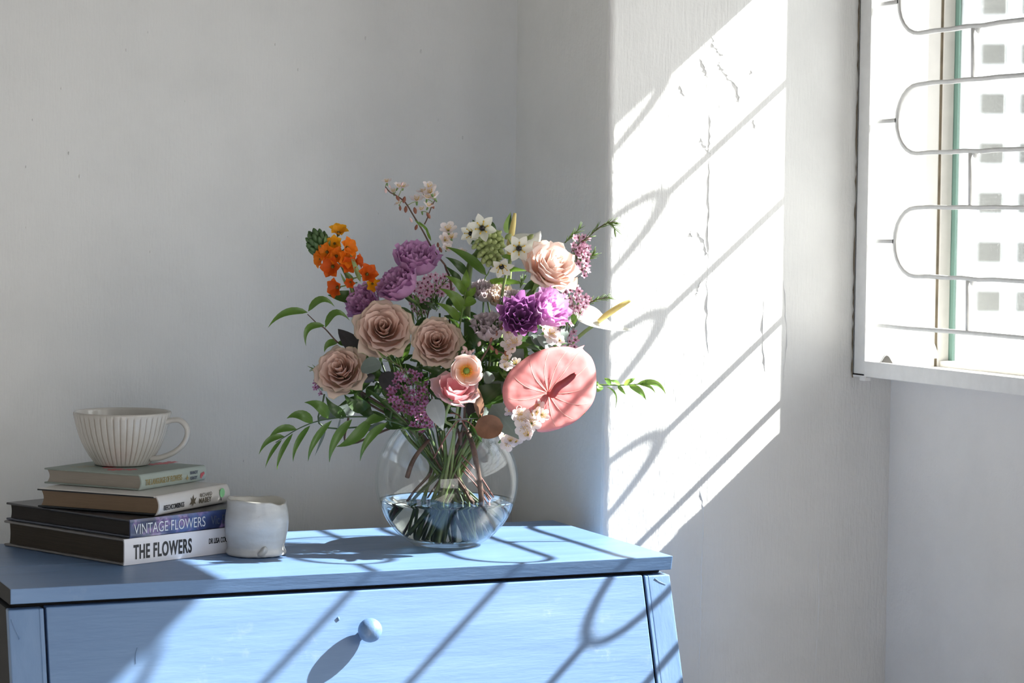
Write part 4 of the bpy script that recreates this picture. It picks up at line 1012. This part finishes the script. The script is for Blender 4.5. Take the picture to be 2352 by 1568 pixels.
# orange star spike
tipx = at(*c1(760, 900), .0)
os_, P = plant('orange_star_spike', 'orange star-of-bethlehem spike with dark green bud tip, leaning out at upper left', 'flower', tipx, dv(-.65, .75, .1), .0030, g_stem, at(1130, 1215, .015), None, at(905, 950, .0), .0034)
op = {'o': starpet('petal', p_or, 1, .86, .95, recurve=.45, fold=.45, prof='oval'), 'd': starpet('petal', p_ord, 1, .88, 1.0, recurve=.4, fold=.45, prof='oval'), 'y': starpet('petal', p_ye, 1, .86, 1.05, recurve=.45, fold=.45, prof='oval')}
oc = mesh('floret', *lathe([(.0, -.15), (.12, -.08), (.16, .10), (.08, .3), (.0, .33)], 10), leafmat('orange_ovary', (.12, .10, .02), tw=0, rib=0))
axis0 = at(*c1(1250, 1400), .0)
def axpt(t): return axis0.lerp(tipx, t)
for (x, y, k, r, f, t_) in [(925, 725, 'y', 22, (.1, .7, .5), .9), (885, 835, 'y', 18, (-.1, .2, 1), .85), (1015, 890, 'o', 22, (.6, .3, .6), .8), (800, 935, 'o', 20, (-.4, .1, .9), .8), (905, 985, 'o', 20, (0, .2, 1), .75), (1005, 1010, 'o', 22, (.45, .1, .8), .7), (735, 1015, 'o', 19, (-.75, -.1, .5), .75), (870, 1105, 'd', 25, (-.35, -.05, .9), .6), (1035, 1085, 'd', 20, (.3, 0, .9), .6), (1130, 1050, 'd', 17, (.8, .2, .3), .55), (1262, 1205, 'd', 23, (.35, .25, .85), .3), (935, 1355, 'd', 23, (-.6, -.1, .7), .2), (1330, 1310, 'y', 17, (.3, -.2, .8), .1), (1075, 1290, 'd', 13, (-.2, -.3, .9), .3)]:
    starflower(os_, c1(x, y), .018 if k != 'y' else .012, r*1.32, f, op[k], 6, rng.uniform(0, 1), oc, 'floret', None, axpt(t_), g_stemp, .0011)
bd = budme('bud', m_budd); hb_ = at(*c1(700, 850), .003); au = dv(-.42, .85, .15); Wb = frame(hb_, au)
for i in range(34):
    th = i*2.39996; q = (i+.5)/34; lat = math.acos(1-1.7*q); d = Wb.to_3x3() @ V((sin(lat)*cos(th), sin(lat)*sin(th), cos(lat)))
    p = hb_ + d*.0118 + au*d.dot(au)*.0068
    ob('bud', bd, os_, frame(p, (au*.9+d*.55).normalized()) @ M.Diagonal((.0052, .0052, .0105*(.7+.5*q), 1)))
for (b_, t_, w_) in [((1190, 1290), (1058, 918), 62), ((1110, 1270), (980, 1140), 40), ((1020, 1330), (950, 1180), 30), ((770, 870), (775, 725), 45), ((800, 880), (830, 790), 36)]:
    leaf(os_, c1(*b_), c1(*t_), w_/5.2, g_stemp if w_ > 50 else g_sepal, .012, .02, (0, 0), dv(.2, .3, 1), .5, 'wide', 'bract', .008)

# ------------------------------------------------------------------ cherry blossom
chp = starpet('petal', p_cher, 1, .78, .5, n=5, fold=.25, prof='blunt'); chc = MB()
for k in range(10):
    a = k*2*pi/10; p1 = V((.30*cos(a), .30*sin(a), .42+.1*(k % 3)))
    chc.add(*tube([V((.05*cos(a), .05*sin(a), .05)), p1], [.018, .014], 4)); chc.add(*lathe([(.0, -.05), (.045, 0), (.0, .05)], 5, p1))
chc.add(*lathe([(.0, -.55), (.10, -.45), (.14, -.1), (.10, .08), (.0, .10)], 8), None, 1)
chc = chc.me('blossom', [m_yel, g_sepal])
cbud = budme('flower_bud', m_budp); bbud = budme('leaf_bud', m_budb)
def cherry(root, items, off, br=None, f0=(.0, .3, 1)):
    for it in items:
        x, y, s = it[0], it[1], it[2]*1.6
        f = (f0[0]+rng.uniform(-.7, .7), f0[1]+rng.uniform(-.4, .6), f0[2]*rng.uniform(.5, 1))
        starflower(root, (x, y), off+rng.uniform(-.008, .010), s, f, chp, 5, rng.uniform(0, 1), chc, 'blossom')
        if br is not None:
            p = at(x, y, off); q = min(br, key=lambda w: (w-p).length); ob('pedicel', mesh('pedicel', *tube([q, q.lerp(p, .5)+Z3*.001, p-T3*.002], .0006, 5), g_stemp), root)
def buds(root, items, off, me, face=(.0, 1, .2)):
    for x, y, s in items: ob(me.name.split('.')[0], me, root, frame(at(x, y, off), dv(face[0]+rng.uniform(-.6, .6), face[1], face[2])) @ M.Diagonal((s*.62*PX, s*.62*PX, s*PX, 1)))
tp_ = [(1022, 608, -.01), c1(2060, 900)+(-.01,), c1(1940, 680)+(-.01,), c1(1830, 500)+(-.01,), c1(1730, 340)+(-.01,), c1(1620, 255)+(-.01,), c1(1545, 215)+(-.01,), c1(1490, 150)+(-.01,)]
ch, P = plant('cherry_branch', 'thin cherry twig with white blossoms rising above the bouquet at the top', 'branch', at(1022, 608, -.01), dv(-.2, 1, 0), .0017, g_wood, at(1040, 1256, -.02), 'cherry blossom twigs')
B1 = twig(ch, tp_, [.0015, .0012, .0010, .0008], g_wood)
B2 = twig(ch, [c1(1960, 600)+(-.01,), c1(1990, 540)+(-.008,), c1(2015, 470)+(-.008,), c1(2050, 380)+(-.008,), c1(2085, 310)+(-.008,)], [.0010, .0007], g_wood)
cherry(ch, [c1(x, y)+(s,) for x, y, s in [(1510, 105, 9), (1590, 222, 10), (1638, 165, 10), (1702, 160, 10), (1655, 365, 8), (1868, 325, 13), (1955, 235, 13), (2010, 165, 12), (2045, 235, 13), (1930, 445, 11), (2000, 395, 10), (2085, 290, 12), (1990, 300, 11)]], -.008, B1+B2, (0, .8, .5))
buds(ch, [c1(x, y)+(s,) for x, y, s in [(1495, 200, 6), (1800, 552, 6), (1545, 150, 4), (1690, 120, 5)]], -.006, cbud); buds(ch, [c1(x, y)+(s,) for x, y, s in [(1640, 290, 7), (1715, 310, 8), (1735, 425, 8), (1848, 440, 8), (1860, 640, 7), (2010, 500, 8), (2060, 385, 7), (1668, 410, 6)]], -.006, bbud)
for k, (b_, t_) in enumerate([((1950, 640), (1838, 545)), ((2010, 690), (1890, 560)), ((2040, 800), (1960, 610))]): leaf(ch, c1(*b_), c1(*t_), 7, g_leaf, -.006, -.004, prof='lance')
cherry(ch, [(1030, 530, 15), (1022, 552, 13), (1037, 548, 12), (1026, 572, 10), (1060, 580, 9)], -.004, None, (.0, .5, .8)); buds(ch, [(1012, 574, 7), (1006, 563, 6)], -.004, bbud)
c2b, P = plant('cherry_branch', 'cherry twig with white blossoms and brown buds between the purple flowers and the pink anthurium', 'branch', at(*c4(440, 740), .085), dv(.3, .8, .2), .0018, g_wood, at(1040, 1250, -.03), 'cherry blossom twigs')
B1 = twig(c2b, [c4(440, 740)+(.085,), c4(520, 610)+(.09,), c4(560, 530)+(.09,), c4(610, 450)+(.09,), c4(650, 375)+(.09,)], [.0016, .0011], g_wood)
B2 = twig(c2b, [c4(540, 570)+(.09,), c4(600, 615)+(.09,), c4(680, 650)+(.092,), c4(740, 710)+(.094,)], [.0013, .0008], g_wood)
cherry(c2b, [c4(x, y)+(s,) for x, y, s in [(700, 500, 15), (725, 565, 16), (770, 555, 14), (690, 455, 12), (740, 600, 13), (700, 700, 13), (765, 735, 11), (670, 760, 12)]], .092, B1+B2)
cherry(c2b, [c4(x, y)+(s,) for x, y, s in [(1010, 425, 14), (1060, 470, 15), (1085, 500, 14), (985, 400, 12), (1120, 540, 11), (1140, 530, 9)]], .05, None)
buds(c2b, [c4(x, y)+(s,) for x, y, s in [(450, 560, 8), (330, 600, 9), (370, 640, 9), (345, 630, 7), (310, 625, 7), (395, 620, 6)]], .095, cbud, (0, .6, .5)); buds(c2b, [c4(x, y)+(s,) for x, y, s in [(600, 628, 7), (680, 640, 8), (560, 595, 7), (700, 665, 7), (550, 525, 6), (640, 430, 6), (600, 470, 6)]], .094, bbud)
c3b, P = plant('cherry_branch', 'low cluster of white cherry blossoms hanging under the pink anthurium', 'branch', at(*c4(760, 1150), .105), dv(.5, .2, .5), .0015, g_wood, at(1103, 1190, .05), 'cherry blossom twigs')
B1 = twig(c3b, [c4(760, 1150)+(.105,), c4(810, 1180)+(.112,), c4(860, 1220)+(.116,)], [.0013, .0008], g_wood)
cherry(c3b, [c4(x, y)+(s,) for x, y, s in [(740, 1140, 13), (790, 1190, 16), (850, 1190, 15), (900, 1240, 16), (860, 1290, 17), (830, 1240, 15), (905, 1175, 13), (960, 1110, 13), (985, 1165, 12), (940, 1140, 11), (870, 1340, 12), (800, 1160, 12), (880, 1250, 14)]], .118, B1, (0, .1, 1))
cherry(c3b, [c4(x, y)+(s,) for x, y, s in [(690, 1405, 14), (640, 1385, 13), (765, 1400, 13), (720, 1390, 11)]], .085, None, (0, .2, 1))

# ------------------------------------------------------------------ waxflower
def waxme(name, mp, seed):
    mb = MB()
    for k in range(5):
        a = k*2*pi/5; P = [V((.22+.78*i/3, 0, .10+.30*(i/3)**1.5)) for i in range(4)]
        vs, fs, av = leaf_pts(P, .62, V((-.3, 0, 1)), .3, 'round', 2); Rm = Rz(a)
        mb.add([Rm @ V(v) for v in vs], fs, [.3+.7*(i//3)/3 for i in range(len(vs))], 0)
    mb.add(*lathe([(.0, -.75), (.16, -.6), (.26, -.1), (.27, .12), (.21, .14), (.12, .04), (.05, .06), (.0, .12)], 8), None, 1)
    return mb.me(name, [mp, m_waxc])
wxA = waxme('floret', p_wax, 1); wxB = waxme('floret', p_waxl, 2)
def needles(root, paths, mat, ln=16, dens=9, w=1.9, spread=.8):
    mb = MB()
    for pth in paths:
        P = cat_([at(*p) for p in pth], dens)
        for i in range(1, len(P)):
            tn = (P[i]-P[i-1]).normalized()
            for s in (1, -1):
                sd = dv(rng.uniform(-1, 1), rng.uniform(-1, 1), rng.uniform(-.6, .6)); sd = (sd - tn*sd.dot(tn)).normalized()*s
                d = (tn*(1-.35*spread)+sd*spread).normalized(); L_ = ln*PX*rng.uniform(.6, 1.15); a = P[i]
                q = [a, a+d*L_*.5+tn*L_*.05, a+d*L_*.97+tn*L_*.16]
                vs, fs = tube(q, [w*PX*.5, w*PX*.5, w*PX*.15], 4); mb.add(vs, fs)
    o = ob('needle_leaves', mb.me('needle_leaves', mat), root); o['kind'] = 'stuff'
def wax(label, base, items, wx, off, rpx, tips, seed, face=(.05, .25, 1), bot=None, mat=g_wood, jitter=.02, ndl=16, sprd=.8):
    rr = random.Random(seed)
    root, P = plant('waxflower_sprig', label, 'flower', at(base[0], base[1], off-.03), dv(.0, 1, .1), .0013, mat, bot, 'waxflower sprigs')
    b0 = at(base[0], base[1], off-.03); mb = MB()
    for (x, y, s) in items:
        o_ = off+rr.uniform(-jitter, jitter*.5); p = at(x, y, o_)
        f = dv(face[0]+rr.uniform(-.6, .6), face[1]+rr.uniform(-.5, .5), face[2])
        ob('floret', wx, root, frame(p, f) @ Rz(rr.uniform(0, 6)) @ Sc(s*rpx*PX))
        q = b0.lerp(p, rr.uniform(.35, .6)); mb.add(*tube([q, q.lerp(p, .6)+Z3*.002, p-f*rpx*PX*.6], .00045, 4))
    o = ob('twiglets', mb.me('twiglets', g_stem), root); o['kind'] = 'stuff'
    for t_ in tips: twig(root, t_, [.0010, .0006], g_wood if len(t_) > 3 else g_stem, 'twig')
    needles(root, tips, g_needle, ndl*1.3, 4, 2.0, sprd*.75)
    return root
def scatter(cx, cy_, rx, ry, n, seed, md=10, ang=0):
    rr = random.Random(seed); out = []; k = 0
    while len(out) < n and k < 4000:
        k += 1; a = rr.uniform(0, 2*pi); r = sqrt(rr.random()); x = rx*r*cos(a); y = ry*r*sin(a); X = cx+x*cos(ang)-y*sin(ang); Y = cy_+x*sin(ang)+y*cos(ang)
        if all((X-q[0])**2+(Y-q[1])**2 > md*md for q in out): out.append((X, Y, rr.uniform(.85, 1.15)))
    return out
wax('purple waxflower cluster spilling over the vase rim, below the left roses', (960, 985), scatter(938, 900, 48, 50, 40, 3, 10) + scatter(968, 955, 24, 38, 18, 4, 10), wxA, .085, 9.6,
    [[c3(1290, 830)+(.09,), c3(1230, 740)+(.10,), c3(1150, 680)+(.105,), c3(1070, 650)+(.105,)], [c3(1350, 900)+(.07,), c3(1200, 960)+(.08,), c3(1090, 990)+(.08,)], [c3(1450, 980)+(.07,), c3(1400, 880)+(.085,), c3(1330, 830)+(.09,)]], 7, mat=g_stemd)
wax('lilac waxflower cluster behind the roses, right of the topmost lisianthus', (985, 740), scatter(1000, 655, 42, 26, 30, 5, 10) + scatter(962, 690, 20, 34, 16, 6, 10), wxB, -.02, 9.0,
    [[(975, 760, -.02), (985, 715, -.02), (1000, 670, -.02), (1030, 640, -.02)], [(960, 750, 0), (958, 715, 0), (952, 690, 0)]], 8)
wax('pink waxflower sprig reaching up to the right of the blush rose', (1320, 640), scatter(1335, 562, 24, 22, 12, 7, 10) + scatter(1340, 600, 16, 34, 14, 8, 10), wxB, .01, 10.0,
    [[(1325, 620, .0), c2(1500, 490)+(.0,), c2(1620, 390)+(.0,), c2(1730, 290)+(.0,), c2(1830, 240)+(.0,), c2(1900, 225)+(.0,)], [c2(1830, 240)+(.0,), c2(1880, 270)+(.0,), c2(1905, 310)+(.0,)], [c2(1370, 450)+(.0,), c2(1440, 380)+(.0,), c2(1530, 300)+(.0,)], [c2(1580, 640)+(.0,), c2(1640, 600)+(.0,), c2(1670, 575)+(.0,)]], 9, (.4, .3, .8), None, g_stem, .015, 15, .7)
wax('pink waxflower sprig at the right edge between the lilac bloom and the white anthurium', (1300, 800), scatter(1322, 690, 32, 32, 22, 9, 10) + scatter(1300, 770, 30, 36, 14, 10, 11), wxB, .02, 9.5,
    [[c2(1600, 1110)+(.01,), c2(1680, 1060)+(.01,), c2(1760, 1040)+(.01,), c2(1830, 1025)+(.01,)], [(1290, 790, .02), (1275, 770, .02), (1262, 745, .02)], [c4(1150, 560)+(.03,), c4(1130, 540)+(.03,), c4(1110, 500)+(.03,)], [c2(900, 930)+(.0,), c2(910, 870)+(.0,), c2(940, 830)+(.0,)]], 10, (.4, .3, .8), None, g_stem, .02, 13, .75)
wax('few tiny purple waxflower buds peeking out left of the lowest rose', (745, 905), [(c3(520, 850)+(1,)), (c3(545, 885)+(.9,)), (c3(515, 890)+(.9,)), (c3(560, 940)+(.9,)), (c3(550, 865)+(.9,)), (c3(535, 830)+(.8,))], wxA, .03, 8.5,
    [[c3(560, 745)+(.03,), c3(525, 735)+(.03,), c3(490, 735)+(.03,)]], 12, (-.4, .2, .8), None, g_stemd, .008, 9)

# ------------------------------------------------------------------ eucalyptus
def euc(label, base, off, lv, bot=None, mat=g_wood, twigs=(), rad=.0018):
    root, P = plant('eucalyptus_sprig', label, 'branch', at(base[0], base[1], off), dv(0, .8, .4), rad, mat, bot, 'eucalyptus sprigs')
    for tw_ in twigs: twig(root, tw_, [.0010, .0007], g_red)
    for (b_, t_, w_, m, o0, o1, pr, nr) in lv: leaf(root, b_, t_, w_, m, o0, o1, (0, 0), nr, .12, pr, 'leaf', .004, 9)
    return root
fr_ = dv(0, .1, 1)
euc('dark rounded eucalyptus leaves tucked between the two left roses', (835, 850), .02, [(c3(900, 630), c3(700, 410), 44, g_eucd, .035, .03, 'oval', dv(.5, .3, .8)), (c3(1050, 690), c3(885, 730), 42, g_euc, .09, .085, 'round', dv(-.1, .5, .8)), (c3(1180, 920), c3(1060, 770), 44, g_eucd, .07, .06, 'round', dv(.1, .2, 1)), (c3(960, 850), c3(940, 780), 30, g_eucd, .05, .05, 'round', fr_)])
euc('grey-white sunlit eucalyptus leaf and russet round leaf on thin red stalk over vase rim', (1058, 992), .095, [(c3(1470, 985), c3(1560, 1240), 44, g_eucw, .118, .125, 'wide', dv(-.25, .15, 1)), (c4(415, 1280), c4(655, 1260), 54, g_eucr, .112, .118, 'round', dv(.1, .2, 1)), (c4(470, 1210), c4(400, 880), 36, g_eucr, .085, .09, 'oval', dv(.75, .1, .6)), (c4(180, 1215), c4(450, 1195), 12, g_eucw, .105, .105, 'lance', dv(0, 1, .3))],
    at(1103, 1190, .05), g_wood, [[c4(60, 1540)+(.08,), c4(170, 1350)+(.098,), c4(250, 1240)+(.104,), c4(300, 1205)+(.106,)], [c4(300, 1205)+(.106,), c4(360, 1230)+(.11,), c4(415, 1280)+(.112,)], [c4(300, 1205)+(.106,), c4(320, 1250)+(.108,), c4(358, 1305)+(.11,)], [c4(300, 1205)+(.106,), c4(265, 1165)+(.1,), c4(200, 1150)+(.095,)]])
euc('large grey-green eucalyptus leaves under the pink anthurium', (1120, 960), .07, [(c4(560, 1080), c4(790, 1375), 58, g_euc, .085, .095, 'wide', dv(-.3, .3, .9)), (c4(480, 1080), c4(660, 900), 70, g_leafd, .06, .055, 'wide', dv(.2, .5, .8)), (c4(500, 960), c4(680, 830), 60, g_euc, .05, .05, 'oval', dv(.2, .5, .8)), (c4(490, 870), c4(570, 820), 30, g_euc, .075, .075, 'round', dv(-.1, .3, 1)), (c4(680, 770), c4(830, 600), 44, g_euc, .05, .05, 'oval', dv(.6, .4, .5)), (c4(440, 1130), c4(540, 1180), 60, g_euc, .06, .06, 'round', dv(.0, .5, .9)), (c4(350, 1060), c4(520, 1150), 60, g_eucd, .06, .06, 'oval', dv(.0, .5, .9))])
euc('grey-green eucalyptus leaves in the sun between purple lisianthus and pink anthurium', (1240, 820), .02, [(c4(960, 480), c4(1090, 620), 42, g_euc, .05, .055, 'oval', dv(.5, .5, .6)), (c4(770, 500), c4(990, 620), 48, g_leafd, .04, .05, 'wide', dv(.3, .7, .5)), (c4(1180, 420), c4(1180, 540), 24, g_euc, .03, .03, 'oval', dv(.5, .2, .8)), (c4(1260, 300), c4(1265, 395), 15, g_leafm, .045, .045, 'oval', dv(.2, .1, 1)), (c4(1170, 260), c4(1230, 360), 30, g_euc, .03, .03, 'oval', dv(.6, .2, .7)), (c4(1010, 560), c4(900, 480), 36, g_euc, .05, .045, 'oval', dv(.4, .5, .8))])
euc('slim grey eucalyptus leaves hanging behind the curry-leaf frond at lower left', (800, 960), -.02, [(c3(600, 1230), c3(510, 1450), 9, g_euc, .03, .03, 'lance', dv(.7, .1, .7)), (c3(720, 1090), c3(530, 1150), 22, g_euc, -.02, -.02, 'oval', dv(.2, .5, .8)), (c3(840, 1100), c3(700, 1040), 30, g_euc, -.03, -.03, 'oval', dv(.2, .5, .8)), (c3(1100, 1190), c3(930, 1240), 22, g_euc, .0, .0, 'oval', dv(.2, .6, .8)), (c3(720, 1140), c3(690, 1260), 7, g_eucw, .02, .03, 'lance', dv(.8, .1, .6))])

# ------------------------------------------------------------------ leafy fronds
def frond(name, label, base, off, rach, lv, mat, bot=None, rmat=None, neck=None, rad=.0016):
    root, P = plant(name, label, 'foliage', at(base[0], base[1], off), dv(0, .7, .3), rad, rmat or g_stemd, bot, None, neck)
    if rach: twig(root, rach, [.0014, .0010, .0006], rmat or g_stemd, 'rachis')
    for q in lv:
        b_, t_, w_ = q[:3]; o_ = q[3] if len(q) > 3 else 0; ar = q[4] if len(q) > 4 else (0, 0); m = q[5] if len(q) > 5 else mat; pr = q[6] if len(q) > 6 else 'lance'; nr = q[7] if len(q) > 7 else None
        leaf(root, b_, t_, w_, m, off+o_, off+o_+rng.uniform(.0, .012), ar, nr, .22, pr, 'leaflet', .008, 9, .0)
    return root
F1 = .055
frond('curry_leaf_frond', 'long arching green leaf frond reaching out low on the left beside the cup', (935, 985), F1, [(935, 985, F1), c3(1200, 1185)+(F1,), c3(990, 1135)+(F1,), c3(800, 1130)+(F1,), c3(640, 1145)+(F1,), c3(500, 1175)+(F1,), c3(370, 1230)+(F1,), c3(270, 1290)+(F1,), c3(190, 1340)+(F1,)], [
    (c3(620, 1142), c3(425, 1012), 30, 0, (6, -10)), (c3(495, 1178), c3(280, 1143), 27, 0, (0, -13)), (c3(362, 1232), c3(128, 1315), 19, 0, (-4, -12)), (c3(262, 1290), c3(52, 1438), 16, 0, (-6, -12)), (c3(240, 1318), c3(104, 1548), 10, 0, (-4, -3)), (c3(330, 1265), c3(200, 1565), 13, .01, (-8, 2)), (c3(472, 1200), c3(332, 1498), 15, 0, (-10, 0)), (c3(650, 1158), c3(455, 1495), 17, .01, (-12, 0)), (c3(815, 1150), c3(628, 1502), 23, .005, (-12, -2)), (c3(965, 1145), c3(686, 1374), 30, .012, (2, 12)), (c3(1105, 1178), c3(880, 1492), 21, .015, (-12, -6)), (c3(1100, 1130), c3(892, 1240), 24, 0, (-6, -8), g_leafm),
    (c3(768, 1122), c3(600, 962), 28, -.01, (-4, 8), g_leafd), (c3(905, 1082), c3(750, 945), 28, -.015, (-2, 4), g_leafd), (c3(960, 1100), c3(830, 930), 34, -.02, (-2, 4), g_leafd)], g_leafm, at(1146, 1193, .01), None, at(935, 985, F1-.01))
F2 = .03
frond('curry_leaf_frond', 'small dark-stemmed leaf spray sticking out at the upper left below the orange spike', (790, 800), F2, [c3(740, 540)+(F2,), c3(690, 515)+(F2,), c3(595, 410)+(F2,), c3(540, 375)+(F2,), c3(450, 290)+(F2,)], [
    (c3(452, 275), c3(128, 399), 20, 0, (-6, -16)), (c3(455, 268), c3(672, 228), 20, 0, (0, -22)), (c3(595, 402), c3(795, 340), 20, 0, (-4, -26)), (c3(592, 385), c3(437, 550), 18, 0, (-16, -17)), (c3(700, 520), c3(588, 602), 18, -.01, (-6, -8)), (c3(760, 530), c3(690, 520), 16, -.01)], g_leafm, at(1119, 1228, 0), g_wood, at(960, 985, .02))
frond('fern_tip', 'dark green toothed leaf between the orange spike and the lilac bloom behind the rose', (850, 690), -.02, [], [(c1(1150, 1470), c1(800, 1450), 30, 0, (0, 2), g_leafd, 'wide'), (c1(1200, 1500), c1(900, 1400), 24, -.01, (0, 0), g_leafd, 'wide')], g_leafd)
F3 = .03
frond('light_green_spray', 'light green leaf spray poking out beside the pink anthurium against the sunny wall', (1330, 890), F3, [(1330, 892, F3), c4(1450, 912)+(F3,), c4(1560, 910)+(F3,), c4(1680, 912)+(F3,), c4(1800, 905)+(F3,), c4(1900, 900)+(F3,)], [
    (c4(1580, 908), c4(1522, 852), 14, 0, (0, -2)), (c4(1660, 905), c4(1570, 865), 12, 0), (c4(1690, 908), c4(1795, 848), 14, 0), (c4(1640, 915), c4(1708, 995), 10, .005), (c4(1735, 915), c4(1882, 1042), 17, .005, (5, -4)), (c4(1800, 905), c4(2050, 990), 15, 0, (10, -14)), (c4(1820, 905), c4(1962, 982), 9, 0, (4, -6)), (c4(1500, 915), c4(1460, 972), 16, .005), (c4(1540, 925), c4(1612, 1122), 5, 0, (12, -8)), (c4(1480, 910), c4(1455, 880), 8, 0), (c4(1850, 900), c4(1900, 870), 8, 0)], leafmat('leaf_light_green', (.17, .33, .075), (.42, .62, .12), .35, .4), None, g_stem)
frond('ruscus_stem', 'tall leafy green stem with pointed leaves in the centre, left of the green bud head', (1060, 770), .03, [(1052, 775, .05), c2(250, 1380)+(.05,), c2(290, 1150)+(.045,), c2(310, 1000)+(.04,), c2(335, 800)+(.03,)], [
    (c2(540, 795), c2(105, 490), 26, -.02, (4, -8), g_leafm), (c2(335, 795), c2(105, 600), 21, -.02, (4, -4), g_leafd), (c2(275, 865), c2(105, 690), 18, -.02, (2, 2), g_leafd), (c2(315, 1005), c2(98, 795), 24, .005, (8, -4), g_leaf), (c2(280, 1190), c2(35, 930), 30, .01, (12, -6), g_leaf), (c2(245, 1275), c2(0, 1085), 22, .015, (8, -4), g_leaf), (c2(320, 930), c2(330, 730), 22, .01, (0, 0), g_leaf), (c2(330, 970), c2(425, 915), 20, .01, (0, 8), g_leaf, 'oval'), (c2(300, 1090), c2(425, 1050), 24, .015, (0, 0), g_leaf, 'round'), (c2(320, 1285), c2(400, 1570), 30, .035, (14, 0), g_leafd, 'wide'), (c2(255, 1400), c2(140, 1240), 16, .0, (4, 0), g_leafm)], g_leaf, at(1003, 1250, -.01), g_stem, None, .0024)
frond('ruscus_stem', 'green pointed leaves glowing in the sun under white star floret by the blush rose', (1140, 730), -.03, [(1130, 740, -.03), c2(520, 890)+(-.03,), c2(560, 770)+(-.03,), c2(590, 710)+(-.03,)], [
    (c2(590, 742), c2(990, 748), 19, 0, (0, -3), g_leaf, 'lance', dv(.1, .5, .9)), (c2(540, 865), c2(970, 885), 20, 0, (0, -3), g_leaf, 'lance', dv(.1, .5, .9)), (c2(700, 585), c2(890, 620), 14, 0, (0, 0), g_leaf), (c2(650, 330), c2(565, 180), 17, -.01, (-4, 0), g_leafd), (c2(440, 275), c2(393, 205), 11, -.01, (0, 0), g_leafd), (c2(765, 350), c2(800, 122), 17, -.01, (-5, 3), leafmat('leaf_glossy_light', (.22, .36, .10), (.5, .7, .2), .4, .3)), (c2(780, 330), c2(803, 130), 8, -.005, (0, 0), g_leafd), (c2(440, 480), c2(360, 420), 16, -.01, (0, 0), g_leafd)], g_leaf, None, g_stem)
frond('rose_foliage', 'dark green pointed leaf under the blush rose', (1215, 690), .02, [], [(c2(1100, 880), c2(920, 960), 22, 0, (0, -4), g_leafd, 'wide'), (c2(960, 1060), c2(1060, 900), 14, 0, (0, 0), g_leafd, 'wide')], g_leafd, None, g_stemd)
# mixed dark greenery filling the heart of the bouquet
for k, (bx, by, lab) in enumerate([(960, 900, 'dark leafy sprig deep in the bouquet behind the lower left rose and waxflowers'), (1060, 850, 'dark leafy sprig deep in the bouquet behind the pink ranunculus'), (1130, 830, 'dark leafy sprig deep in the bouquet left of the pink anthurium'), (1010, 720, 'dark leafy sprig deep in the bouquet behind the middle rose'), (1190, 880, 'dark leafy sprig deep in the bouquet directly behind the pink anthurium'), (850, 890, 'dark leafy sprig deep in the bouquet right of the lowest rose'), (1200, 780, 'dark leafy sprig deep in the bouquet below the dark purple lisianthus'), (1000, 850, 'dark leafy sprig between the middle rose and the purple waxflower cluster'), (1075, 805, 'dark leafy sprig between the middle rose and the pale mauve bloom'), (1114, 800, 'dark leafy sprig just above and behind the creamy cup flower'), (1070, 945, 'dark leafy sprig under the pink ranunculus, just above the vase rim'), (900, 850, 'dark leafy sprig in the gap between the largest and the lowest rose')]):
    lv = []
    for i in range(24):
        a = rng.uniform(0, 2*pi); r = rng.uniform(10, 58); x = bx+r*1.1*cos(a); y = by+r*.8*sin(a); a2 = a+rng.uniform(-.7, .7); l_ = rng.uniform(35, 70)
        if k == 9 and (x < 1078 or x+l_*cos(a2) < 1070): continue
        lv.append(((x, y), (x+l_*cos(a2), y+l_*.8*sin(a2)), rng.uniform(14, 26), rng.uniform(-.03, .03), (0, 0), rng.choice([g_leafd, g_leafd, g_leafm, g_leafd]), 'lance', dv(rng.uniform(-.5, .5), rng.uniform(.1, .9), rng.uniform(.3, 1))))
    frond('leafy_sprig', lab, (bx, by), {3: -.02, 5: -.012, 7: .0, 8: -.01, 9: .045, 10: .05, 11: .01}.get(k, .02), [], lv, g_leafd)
lvs = [(c3(900, 880), c3(1240, 1200), 9, .02, (6, 2), g_leafm, 'strap')]
frond('leafy_sprig', 'dark strap leaves crossing above the left side of the vase rim', (900, 940), .05, [], [(c3(920, 890), c3(1280, 1200), 10, .02, (4, 0), g_leafd, 'lance'), (c3(980, 1080), c3(1150, 1160), 8, .02), (c3(1200, 1205), c3(1440, 1225), 20, .03, (0, 6), g_leafd, 'oval', dv(0, 1, .3)), (c3(850, 1000), c3(1010, 1170), 30, -.02, (0, 0), g_leafd, 'wide'), (c3(1080, 1190), c3(1290, 1200), 26, -.02, (0, 0), g_leafd, 'wide')], g_leafd)
# bare woody stub and brown twigs inside the bowl
def loose(label, pts, rads, mat, name='twig'):
    P = cat_([inside(at(*p)) if p[1] > 1010 else at(*p) for p in pts], 5); r = thing(name, P[0], label, 'twig', 'bare twigs in the vase'); ob('stem', mesh('stem', *tube(P, rads, 8), mat), r)
loose('forked dark woody stub ending above the water on the left inside the vase', [(935, 1096, .035), (945, 1066, .04), (960, 1040, .04), (985, 1010, .03)], [.0036, .0034, .0028], g_wood)
loose('brown woody stem ending just under the water on the right inside the vase', [(1103, 1194, .05), (1106, 1150, .055), (1098, 1085, .06), (1085, 1020, .06), (1070, 985, .05)], [.0040, .0040, .0042, .0030], g_wood)
for i, (a, b_) in enumerate([((1134, 1142, .03), (1060, 1045, .03)), ((1122, 1160, .04), (1062, 1080, .04)), ((1145, 1185, .0), (1060, 1060, .02)), ((1150, 1175, -.02), (1040, 1050, -.01))]):
    loose(['thin reddish twig on the right inside the vase, uppermost of four', 'thin reddish twig on the right inside the vase, second of four', 'thin reddish twig on the right inside the vase, third of four', 'thin reddish twig on the right inside the vase, lowest of four'][i], [a, ((a[0]+b_[0])/2+3, (a[1]+b_[1])/2-4, a[2]), b_], [.0012, .0011, .0009], g_red)
